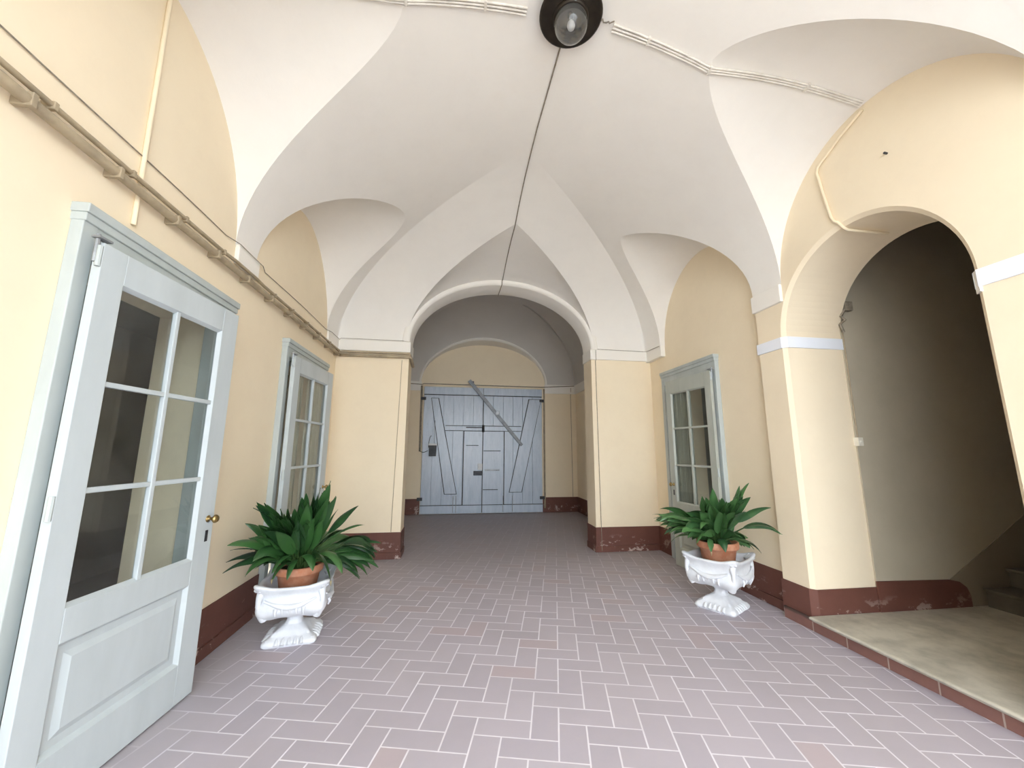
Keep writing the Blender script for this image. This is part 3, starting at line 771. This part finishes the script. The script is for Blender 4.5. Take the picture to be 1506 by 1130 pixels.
def line(a, b, n):
    a, b = Vector(a), Vector(b); return [tuple(a + (b - a) * i / n) for i in range(n + 1)]
random.seed(3)
xc = XL + 0.052
ys_cl = [0.35 + 0.42 * i for i in range(14)]
lowp = line((xc, Y0, 2.868), (xc, Y1 - 0.03, 2.875), 24) + line((XL + 0.06, Y1 - 0.028, 2.875), (OX0 + 0.02, Y1 - 0.028, 2.875), 6) + [(OX0 + 0.035, Y1 + 0.05, 2.84), (OX0 + 0.03, Y1 + 0.30, 2.80)]
upp = [(x + 0.012 * (1 if 3.12 < y < 3.55 else 0), y, z) for x, y, z in line((XL + 0.040, Y0, 2.940), (XL + 0.040, Y1 - 0.06, 2.943), 48)] + line((XL + 0.06, Y1 - 0.018, 2.925), (OX0 + 0.01, Y1 - 0.018, 2.925), 6)
pipe('conduit', [lowp], 0.024, M['conduit'], 'thicker beige conduit, lower of the pair along the door wall', 'conduit',
     clips=[((XL, y - 0.011, 2.842), (XL + 0.079, y + 0.011, 2.902)) for y in ys_cl], clipmat=M['conduit'])
pipe('conduit', [upp], 0.013, M['conduit'], 'thin beige conduit, upper of the pair along the door wall', 'conduit',
     clips=[((XL, y - 0.01, 2.92), (XL + 0.056, y + 0.01, 2.958)) for y in [q + 0.1 for q in ys_cl if not 3.0 < q < 3.5]], clipmat=M['conduit'])
wp = []
for i in range(60):
    y = Y0 + (Y1 - 0.05 - Y0) * i / 59
    wp.append((XL + 0.008 + (0.04 if 3.14 < y < 3.53 or y > 5.43 else 0.0), y, 3.105 + 0.006 * sin(y * 3.1)))
wp += line((XL + 0.06, Y1 - 0.036, CZ1 + 0.012), (OX0 - 0.08, Y1 - 0.036, CZ1 + 0.008), 8)
pipe('electrical_cord', [wp], 0.0036, M['wire'], 'thin dark cord running above the conduits to the back pier', 'cord', seg=6)
# painted pipe climbing the wall to the near lunette
zt = ZS + 1.15
pipe('riser_pipe', [line((XL + 0.012, 2.225, 2.70), (XL + 0.012, 2.20, zt - 0.01), 12)], 0.0125, M['pipeyellow'], 'slim yellow-painted pipe climbing the wall above the near glazed door', 'pipe')

def ceil_path(pts, gap, n=14):
    out = []
    for (x0, y0), (x1, y1) in zip(pts, pts[1:]):
        for i in range(n): 
            q = i / n; x, y = x0 + (x1 - x0) * q, y0 + (y1 - y0) * q; out.append((x, y, ceil_z(x, y) - gap))
    x, y = pts[-1]; out.append((x, y, ceil_z(x, y) - gap))
    return out
def bundle(name, pts, label):
    paths = []
    for o in (-0.0175, 0.0, 0.0175):
        p = ceil_path([(x, y + o * (1.3 if i == 0 else 1)) for i, (x, y) in enumerate(pts)], 0.012); paths.append(p)
    mid = paths[1]; clips = []
    for k in range(5, len(mid) - 2, 9):
        x, y, z = mid[k]; clips.append(((x - 0.010, y - 0.032, z - 0.010), (x + 0.010, y + 0.032, z + 0.010)))
    return pipe(name, paths, 0.0085, M['conduitwhite'], label, 'conduit', clips=clips, clipmat=M['conduitwhite'])
LX, LY = 0.71, 2.165
bundle('ceiling_conduit', [(LX - 0.30, LY + 0.055), (-0.40, 2.17), (XL + 0.03, 2.18)], 'triple white conduit from the lamp across to the door wall')
bundle('ceiling_conduit', [(LX + 0.33, LY + 0.06), (1.83, 2.285), (XP - 0.03, 2.225)], 'triple white conduit from the lamp across to the stair arch wall')
rp = ceil_path([(LX, LY + 0.22), (0.69, 3.2), (0.69, 4.6), (0.68, Y1 - 0.05)], 0.007, 20)
rp += [(0.675, Y1 - 0.05, 4.24), (0.67, Y1 - 0.05, 4.12), (0.66, Y1 + 0.02, 4.095), (0.65, Y1 + 0.37, 4.095)]
pipe('electrical_cord', [rp], 0.0065, M['wire'], 'dark cord along the vault ridge from the lamp to the big arch', 'cord', seg=6)
# dangling end of cable by the lamp
dp = [(LX + 0.20 + 0.014 * i, LY + 0.03 + 0.012 * sin(i * 1.9), ceil_z(LX + 0.2, LY) - 0.02 - 0.012 * sin(i * 1.4)) for i in range(10)]
pipe('electrical_cord', [dp], 0.005, M['wire'], 'short frayed cord between the lamp and the stair-side conduit', 'cord', seg=6)
# pipe down the stair arch wall
rr = [(XP - 0.014, 2.23, 4.13), (XP - 0.014, 2.42, 4.06), (XP - 0.014, 2.64, 3.95), (XP - 0.014, 2.655, 3.90), (XP - 0.014, 2.60, 3.52), (XP - 0.014, 2.585, 3.43), (XP - 0.014, 2.565, 3.385), (XP - 0.012, 2.54, 3.365), (XP + 0.02, 2.53, 3.315), (XP + 0.06, 2.53, 3.296), (XP + 0.45, 2.53, 3.296)]
pipe('conduit', [rr], 0.012, M['pipeyellow'], 'yellow-painted conduit bending down into the stair arch', 'conduit')
pipe('electrical_cord', [line((OX1 + 0.07, Y1 - 0.036, CZ1 - 0.01), (OX1 + 0.07, Y1 - 0.036, 2.94), 2) + line((OX1 + 0.07, Y1 - 0.008, 2.93), (OX1 + 0.075, Y1 - 0.024, 0.02), 6)], 0.0042, M['wire'],
     'dark cord down the back pier edge beside the shaded passage wall', 'cord', seg=6)
pipe('electrical_cord', [line((OX0 - 0.10, Y1 - 0.007, 2.83), (OX0 - 0.13, Y1 - 0.007, 0.36), 8)], 0.004, M['conduit'], 'faint thin cord down the back pier near the small glazed door', 'cord', seg=6)
pipe('electrical_cord', [line((OX1 + 0.1, Y1 - 0.038, CZ1 + 0.005), (XW - 0.09, Y1 - 0.036, CZ1 - 0.006), 4) + line((XW - 0.085, Y1 - 0.05, CZ1 - 0.006), (XW - 0.083, 5.47, CZ1 - 0.02), 4)], 0.004, M['wire'],
     'thin cord on the cornice of the back pier toward the stair side', 'cord', seg=6)
# passage: cords and gate-side pipes
pipe('electrical_cord', [line((PXL + 0.03, YG - 0.045, 3.12), (GX0 - 0.06, YG - 0.045, 3.09), 3) + line((GX0 - 0.02, YG - 0.012, 3.115), (GX1, YG - 0.012, 3.10), 6) + line((GX1 + 0.1, YG - 0.045, 3.10), (PXR - 0.05, YG - 0.045, 3.15), 3)], 0.011, M['wire'],
     'dark cord running level just above the gate', 'cord', seg=6)
pipe('gate_pipe', [line((GX0 - 0.07, YG - 0.03, 3.06), (GX0 - 0.055, YG - 0.03, 1.46), 4)], 0.024, M['wire'], 'dark pipe down the gate edge ending level with the hanging box', 'pipe')
pipe('gate_pipe', [line((GX1 + 0.07, YG - 0.03, 3.05), (GX1 + 0.07, YG - 0.03, 0.1), 4)], 0.022, M['conduit'], 'tall thin pipe down the gate edge opposite the hanging box', 'pipe')
pipe('electrical_cord', [line((2.93, YG - 0.045, 3.1), (2.93, YG - 0.01, 2.9), 2) + line((2.93, YG - 0.008, 2.88), (2.94, YG - 0.008, 0.36), 4)], 0.007, M['conduit'], 'thin cord down the yellow jamb in the passage corner', 'cord', seg=6)

# stair arch fittings
jb = tag(empty('junction_box', (SX0 + 0.06, SY1 - 0.03, 2.90)), 'little grey junction box with dangling tape at the stairwell corner', 'junction box')
b = MB(); b.box((SX0 + 0.02, SY1 - 0.06, 2.86), (SX0 + 0.10, SY1, 2.95)); b.build('box_body', M['wire'], jb, off=(SX0 + 0.06, SY1 - 0.03, 2.90), bevel=0.006)
b = MB(); b.tube([(SX0 + 0.02, SY1 - 0.04, 2.87), (SX0 - 0.02, SY1 - 0.03, 2.80), (SX0 + 0.0, SY1 - 0.05, 2.76), (SX0 - 0.03, SY1 - 0.02, 2.72), (SX0 - 0.01, SY1 - 0.03, 2.64)], 0.012, 6); b.build('tape', M['wire'], jb, off=(SX0 + 0.06, SY1 - 0.03, 2.90), smooth=True)
sw = tag(empty('light_switch', (SX0 + 0.01, SY1 - 0.01, 1.59)), 'small cream light switch on the far edge of the stair arch', 'switch')
b = MB(); b.box((SX0 - 0.02, SY1 - 0.03, 1.55), (SX0 + 0.035, SY1 + 0.03, 1.63)); b.build('plate', M['plastic'], sw, off=(SX0 + 0.01, SY1 - 0.01, 1.59), bevel=0.005)
b = MB(); b.box((SX0 - 0.004, SY1 - 0.042, 1.58), (SX0 + 0.018, SY1 - 0.03, 1.60)); b.build('button', M['plastic'], sw, off=(SX0 + 0.01, SY1 - 0.01, 1.59), bevel=0.003)
pipe('electrical_cord', [line((SX0 + 0.004, SY1 - 0.006, 2.66), (SX0 + 0.006, SY1 - 0.006, 1.63), 6)], 0.006, M['conduit'], 'thin cord dropping to the cream switch in the stair arch', 'cord', seg=6)
nl = MB(); nl.tube([(XP + 0.01, 2.13, 3.66), (XP - 0.025, 2.13, 3.665)], 0.008, 6); tag(nl.build('nail', M['iron']), 'dark nail stuck in the wall above the stair arch', 'nail')

# ------------------------------------------------------------------ ceiling lamp
LZc = ceil_z(LX, LY)
LO = (LX, LY, LZc)
lamp = tag(empty('ceiling_lamp', LO), 'dark metal ceiling lamp with a clear glass globe at the vault crown', 'lamp')
m = MB(); m.lathe([(0.02, -0.01), (0.12, -0.015), (0.19, -0.035), (0.215, -0.06), (0.218, -0.075), (0.205, -0.082), (0.185, -0.074), (0.14, -0.066), (0.13, -0.075), (0.112, -0.08), (0.105, -0.066), (0.02, -0.06)], LO, 48)
m.build('lamp_shade', M['lampmetal'], lamp, off=LO, smooth=True)
m = MB(); m.lathe([(0.12, -0.07), (0.122, -0.09), (0.112, -0.105), (0.10, -0.095), (0.10, -0.07)], LO, 40); m.build('collar', M['lampmetal'], lamp, off=LO, smooth=True)
m = MB(); m.lathe([(0.098, -0.085), (0.110, -0.11), (0.115, -0.14), (0.109, -0.175), (0.090, -0.205), (0.058, -0.228), (0.02, -0.236), (0.0, -0.237)], LO, 40); m.build('globe', M['globe'], lamp, off=LO, smooth=True)
m = MB(); m.lathe([(0.0, -0.06), (0.022, -0.06), (0.022, -0.11), (0.018, -0.12), (0.0, -0.12)], LO, 16); m.build('lamp_holder', M['lampmetal'], lamp, off=LO, smooth=True)
m = MB(); m.lathe([(0.016, -0.115), (0.024, -0.13), (0.028, -0.15), (0.023, -0.17), (0.011, -0.18), (0.0, -0.182)], LO, 20); m.build('light_bulb', M['boxtop'], lamp, off=LO, smooth=True)
for q in (0.5, 2.6, 4.7):
    m = MB(); x, y = LX + 0.113 * cos(q), LY + 0.113 * sin(q); m.tube([(x, y, LZc - 0.098), (x, y, LZc - 0.078)], 0.008, 6); m.build('screw', M['steel'], lamp, off=LO)

# ------------------------------------------------------------------ urns, pots and plants
def urn_xy(a, th, corner):
    n = 7.0
    c, s = abs(cos(th)), abs(sin(th))
    r = a / ((c ** n + s ** n) ** (1 / n))
    k = max(0.0, (abs(sin(2 * th))) ** 10)
    w = abs(cos(2 * th)) ** 6
    r = r * (1 + corner * k) * (1 + 0.03 * w)
    return r, k

def make_urn():
    root = empty('urn')
    S = 96
    def loft(prof, name, lip=0.0):
        m = MB(); rows = []
        for a, z, cr, dz in prof:
            row = []
            for i in range(S):
                th = 2 * pi * i / S + pi / 4 * 0
                r, k = urn_xy(a, th, cr)
                row.append((r * cos(th), r * sin(th), z + dz * k))
            rows.append(row)
        m.grid(rows, True); m.face(rows[0]); m.face(list(reversed(rows[-1])))
        return m.build(name, M['urn'], root, smooth=True, sub=1)
    loft([(0.185, 0.0, 0.08, 0), (0.195, 0.012, 0.10, 0), (0.195, 0.035, 0.10, 0), (0.175, 0.048, 0.10, 0.006), (0.145, 0.058, 0.08, 0.012), (0.128, 0.078, 0.05, 0.012), (0.115, 0.10, 0.0, 0.006), (0.085, 0.118, -0.08, 0), (0.068, 0.13, -0.12, 0)], 'foot')
    loft([(0.07, 0.128, -0.12, 0), (0.056, 0.145, -0.15, 0), (0.054, 0.175, -0.15, 0), (0.062, 0.19, -0.15, 0), (0.085, 0.196, -0.12, 0), (0.088, 0.21, -0.12, 0), (0.07, 0.222, -0.12, 0)], 'stem')
    loft([(0.08, 0.212, -0.1, 0), (0.16, 0.222, -0.04, -0.015), (0.215, 0.243, 0.0, -0.02), (0.25, 0.278, 0.02, -0.02), (0.262, 0.315, 0.03, -0.01), (0.256, 0.345, 0.02, 0), (0.240, 0.378, 0.0, 0),
          (0.238, 0.412, 0.0, 0.0), (0.248, 0.442, 0.03, 0.008), (0.268, 0.466, 0.06, 0.024), (0.276, 0.483, 0.07, 0.034), (0.269, 0.494, 0.06, 0.037), (0.25, 0.495, 0.03, 0.03), (0.236, 0.478, 0.0, 0.015), (0.225, 0.44, -0.03, 0), (0.205, 0.38, -0.05, 0), (0.17, 0.31, -0.08, 0)], 'bowl')
    # acanthus scrolls on the four corners of bowl and foot, festoon on each face
    for k in range(4):
        q = pi / 4 + k * pi / 2; d = Vector((cos(q), sin(q), 0)); t = Vector((-sin(q), cos(q), 0))
        m = MB()
        pth = []
        for i in range(15):
            u = i / 14
            pth.append(d * (0.295 + 0.040 * sin(pi * u * 1.05) - 0.03 * (1 - u) ** 2) + Vector((0, 0, 0.238 + 0.255 * u)))
        m.tube(pth, lambda u: 0.020 + 0.018 * abs(cos(pi * u)) ** 2, 10)
        for sgn in (-1, 1):
            c = d * 0.325 + t * 0.020 * sgn + Vector((0, 0, 0.492))
            m.tube([c + (d * cos(w) + Vector((0, 0, 1)) * sin(w)) * (0.008 + 0.0030 * w) for w in [i * 0.5 for i in range(13)]], 0.013, 8)
        m.build('corner_scroll', M['urn'], root, smooth=True)
        m = MB()
        pth = [d * (0.125 + 0.115 * u + 0.018 * sin(pi * 2 * u)) + Vector((0, 0, 0.092 - 0.066 * u)) for u in [i / 10 for i in range(11)]]
        m.tube(pth, lambda u: 0.014 + 0.016 * u, 10)
        m.build('foot_scroll', M['urn'], root, smooth=True)
        q2 = k * pi / 2; n = Vector((cos(q2), sin(q2), 0)); tt = Vector((-sin(q2), cos(q2), 0))
        m = MB()
        pth = [n * (0.252 + 0.012 * sin(pi * u)) + tt * (0.19 * (2 * u - 1)) + Vector((0, 0, 0.395 - 0.06 * sin(pi * u))) for u in [i / 16 for i in range(17)]]
        m.tube(pth, lambda u: 0.010 + 0.016 * sin(pi * u) ** 2, 8)
        for j in range(5):
            c = n * 0.262 + tt * (0.05 * (j - 2)) + Vector((0, 0, 0.352 - 0.012 * abs(j - 2)))
            m.tube([c, c + n * 0.012 + Vector((0, 0, -0.025)), c + Vector((0, 0, -0.055))], lambda u: 0.017 * (1 - 0.6 * u), 8)
        m.build('festoon', M['urn'], root, smooth=True)
        m = MB()
        for j in range(-2, 3):
            c = n * (0.165 + 0.004) + tt * (0.045 * j)
            m.tube([c + Vector((0, 0, 0.052)) - n * 0.03, c + n * 0.012 + Vector((0, 0, 0.046)), c + n * 0.034 + Vector((0, 0, 0.018))], lambda u: 0.010 + 0.007 * u, 8)
        m.build('foot_leaves', M['urn'], root, smooth=True)
    return root

def make_pot():
    root = empty('flower_pot')
    m = MB(); m.lathe([(0.0, 0.0), (0.125, 0.0), (0.13, 0.02), (0.158, 0.185), (0.175, 0.19), (0.182, 0.20), (0.182, 0.245), (0.176, 0.252), (0.163, 0.25), (0.158, 0.20), (0.155, 0.19)], seg=48)
    m.build('pot_body', M['terracotta'], root, smooth=True)
    m = MB(); m.lathe([(0.0, 0.225), (0.08, 0.228), (0.159, 0.215)], seg=32); m.build('soil', M['soil'], root, smooth=True)
    return root

def leaf_mesh(mb, stk, base, az, el, length, width, droop, rnd, pet=None):
    """stalk from the soil, then a folded lance-shaped blade that bends under its weight"""
    d = Vector((cos(az) * cos(el), sin(az) * cos(el), sin(el)))
    p = Vector(base); pl = pet if pet is not None else length * 0.75
    pts = [p.copy()]; dirn = Vector((d.x * 0.55, d.y * 0.55, max(0.25, d.z) + 0.55)).normalized()
    n1 = 6
    for i in range(n1):
        dirn = (dirn * 0.78 + d * 0.22).normalized(); p = p + dirn * pl / n1; pts.append(p.copy())
    stk.tube(pts, lambda u: 0.0055 - 0.002 * u, 5, False)
    N = 10; cur = p.copy(); side0 = Vector((-sin(az), cos(az), 0)); roll = rnd.uniform(-1.0, 1.0)
    rows = []; tipd = dirn.copy()
    for i in range(N + 1):
        u = i / N
        wv = width * (sin(pi * min(1, u * 0.94 + 0.05)) ** 0.8) * (1 - 0.38 * u) if 0 < i < N else (0.004 if i == 0 else 0.0006)
        up = side0.cross(tipd).normalized() * -1
        sd = (side0 * cos(roll) + up * sin(roll)).normalized(); nn = sd.cross(tipd).normalized()
        f = 0.32
        wav = 0.05 * width * sin(u * 9 + roll * 5)
        rows.append([cur - sd * wv + nn * (f * wv + wav), cur - sd * wv * 0.5 + nn * f * wv * 0.35, cur, cur + sd * wv * 0.5 + nn * f * wv * 0.35, cur + sd * wv + nn * (f * wv - wav)])
        tipd = (tipd + Vector((0, 0, -droop)) * (0.35 + u) / N * 2.0).normalized()
        cur = cur + tipd * length / N
    mb.grid(rows)
    return rows[-1][2]

def make_plant(name, loc, seed, n, spread, lmat, extra, label, R0=0.07, avoid=None):
    root = tag(empty(name, loc), label, 'plant')
    rnd = random.Random(seed); mb = MB(); st_ = MB()
    def one(az, el, ln, wd, dr, pet):
        b = (R0 * rnd.uniform(0.1, 1.0) * cos(az), R0 * rnd.uniform(0.1, 1) * sin(az), 0)
        return leaf_mesh(mb, st_, b, az, el, ln, wd, dr, rnd, pet)
    for i in range(n):
        az = 2.399963 * i + rnd.uniform(-0.3, 0.3)
        u = ((i * 0.6180339) % 1.0)
        el = 1.40 - 1.55 * u ** 0.82 + rnd.uniform(-0.12, 0.12)
        ln = rnd.uniform(0.28, 0.40) * spread; wd = rnd.uniform(0.045, 0.070)
        dr = rnd.uniform(0.1, 0.5) if el > 0.7 else rnd.uniform(0.35, 1.15)
        pet = rnd.uniform(0.08, 0.30) * spread
        if avoid and avoid(az): pet *= 0.55; ln *= 0.7
        one(az, el, ln, wd, dr, pet)
    for az, el, ln, wd, dr, pet in extra:
        tip = one(az, el, ln, wd, dr, pet)
        if dr > 1.65:
            dry = MB(); dry.tube([tip + Vector((0, 0, 0.016)), tip + Vector((0.002, 0, -0.022))], lambda u: 0.008 * (1 - 0.8 * u), 5)
            tag(dry.build('dry_tip', M['dry'], root, smooth=True), 'withered pale leaf tip')
    mb.build('foliage', lmat, root, smooth=True, recalc=False)
    st_.build('stalks', M['stalk'], root, smooth=True)
    return root

UL = (-1.26, 3.69, 0.0)
UR = (2.62, 3.78, 0.0)
u1 = make_urn(); u1.location = UL; u1.rotation_euler = (0, 0, 0.16); u1.scale = (0.96, 0.96, 0.91)
tag(u1, 'ornate white urn on a scrolled foot by the conduit wall, holding a plain red-brown pot', 'urn', 'white garden urns')
u2 = copy_tree(u1); u2.location = UR; u2.rotation_euler = (0, 0, 0.55); u2.scale = (0.94, 0.94, 0.97)
tag(u2, 'ornate white urn turned corner-on beside the stair arch pier', 'urn', 'white garden urns')
p1 = make_pot(); p1.location = (UL[0], UL[1], 0.305)
tag(p1, 'terracotta pot mostly sunk in the urn by the conduit wall', 'flower pot', 'terracotta pots in the urns')
p2 = copy_tree(p1); p2.location = (UR[0], UR[1], 0.355); p2.scale = (1.05, 1.05, 1.05)
tag(p2, 'weathered terracotta pot standing proud of the urn beside the stair arch', 'flower pot', 'terracotta pots in the urns')
wallL = lambda az: cos(az) < -0.55
wallR = lambda az: cos(az) > 0.55 or sin(az) > 0.8
make_plant('aspidistra_plant', (UL[0], UL[1], 0.53), 11, 340, 1.08, M['leaf'],
           [(-0.55, 0.35, 0.36, 0.066, 1.5, 0.20), (-0.75, 0.3, 0.38, 0.06, 1.7, 0.22), (-1.75, 0.5, 0.30, 0.06, 1.3, 0.14), (-1.0, 0.45, 0.30, 0.06, 1.3, 0.16), (-2.3, 0.4, 0.30, 0.055, 1.4, 0.16), (-1.4, 0.9, 0.32, 0.06, 0.7, 0.2), (-2.45, 0.25, 0.34, 0.055, 0.55, 0.22), (-2.3, 0.45, 0.36, 0.055, 0.5, 0.26), (-2.6, 0.8, 0.32, 0.055, 0.4, 0.22), (-2.2, 1.0, 0.34, 0.06, 0.3, 0.30), (-2.3, 0.1, 0.34, 0.05, 0.6, 0.24), (-1.5, 0.3, 0.24, 0.05, 1.6, 0.14), (-2.0, 0.25, 0.22, 0.045, 1.8, 0.12), (-1.2, 1.25, 0.34, 0.055, 0.1, 0.30),
            (-0.1, 0.55, 0.32, 0.045, 0.5, 0.30), (0.1, 0.8, 0.33, 0.05, 0.3, 0.3), (-2.9, 0.6, 0.26, 0.04, 0.5, 0.2), (-2.6, 0.4, 0.28, 0.04, 0.5, 0.22)],
           'dense dark green broad-leaved plant in the urn by the conduit wall', avoid=wallL)
make_plant('aspidistra_plant', (UR[0], UR[1], 0.585), 23, 165, 1.05, M['leaf2'],
           [(-1.9, 0.3, 0.22, 0.05, 1.6, 0.12), (-2.3, 0.2, 0.2, 0.04, 1.7, 0.10), (-2.1, 1.35, 0.30, 0.055, 0.1, 0.26), (-0.6, 1.2, 0.30, 0.05, 0.1, 0.3), (-2.9, 0.35, 0.34, 0.05, 0.4, 0.26), (-2.7, 0.25, 0.36, 0.05, 0.5, 0.27),
            (-0.7, 0.4, 0.34, 0.045, 0.95, 0.26), (-0.95, 0.4, 0.34, 0.045, 0.9, 0.28), (-0.85, 0.7, 0.34, 0.045, 0.5, 0.28)],
           'looser bright green broad-leaved plant in the urn beside the stair arch', avoid=wallR)

for n_, l_, c_ in (('ceiling_slab', 'flat slab closing the roof above the vaults', 'roof'), ('wall_front', 'yellow wall with the wide open arch to the courtyard', 'wall'),
                   ('wall_passage_left', 'hidden side wall of the passage by the hanging box', 'wall'), ('wall_left_room', 'plain dim room behind the conduit wall', 'wall'),
                   ('wall_right_room', 'plain dim room behind the shaded grey door', 'wall'), ('wall_stairwell', 'dim brownish plaster stairwell wall beyond the arch', 'wall'),
                   ('wall_stairwell_edge', 'narrow plaster edge where the stairwell meets the arch', 'wall'), ('ground_courtyard', 'pale courtyard paving outside the hall', 'ground'),
                   ('trim_6', 'bluish white band wrapping the far corner of the stair arch', 'band'), ('trim_8', 'pale band wrapping the near corner of the stair arch', 'band'),
                   ('trim_9', 'pale cornice by the gate above the hanging box', 'cornice'), ('baseboard_arch_corner', 'brown skirting on the bevelled corner of the stair arch pier', 'skirting'),
                   ('baseboard_arch_near', 'brown skirting on the near side of the stair arch', 'skirting')):
    if n_ in bpy.data.objects: tag(bpy.data.objects[n_], l_, c_)
# ------------------------------------------------------------------ daylight
w = bpy.data.worlds.new('World'); scene.world = w; w.use_nodes = True
bg = w.node_tree.nodes['Background']
bg.inputs['Color'].default_value = (0.86, 0.935, 1.0, 1); bg.inputs['Strength'].default_value = 1.0

# ------------------------------------------------------------------ camera
F, PI_, YW, RL = 574.195, math.radians(9.6075), math.radians(8.1308), math.radians(0.2474)
cam = bpy.data.cameras.new('camera'); co = bpy.data.objects.new('camera', cam); COL.objects.link(co)
cam.sensor_fit = 'HORIZONTAL'; cam.sensor_width = 36; cam.lens = 36 * F / 1506; cam.clip_start = 0.02
f = Vector((sin(YW) * cos(PI_), cos(YW) * cos(PI_), sin(PI_))); rt = Vector((cos(YW), -sin(YW), 0)); up = rt.cross(f)
r2 = rt * cos(RL) + up * sin(RL); u2_ = up * cos(RL) - rt * sin(RL)
co.matrix_world = Matrix(((r2.x, u2_.x, -f.x, 0), (r2.y, u2_.y, -f.y, 0), (r2.z, u2_.z, -f.z, 1.5), (0, 0, 0, 1)))
scene.camera = co

vs = scene.view_settings
scene.display_settings.display_device = 'sRGB'
vs.view_transform = 'Standard'; vs.look = 'None'; vs.gamma = 1.0; vs.use_curve_mapping = False
vs.exposure = 3.15
scene.cycles.max_bounces = 10; scene.cycles.diffuse_bounces = 7; scene.cycles.transparent_max_bounces = 12
scene.cycles.use_denoising = True
scene.cycles.caustics_reflective = False; scene.cycles.caustics_refractive = False
scene.cycles.sample_clamp_indirect = 6.0
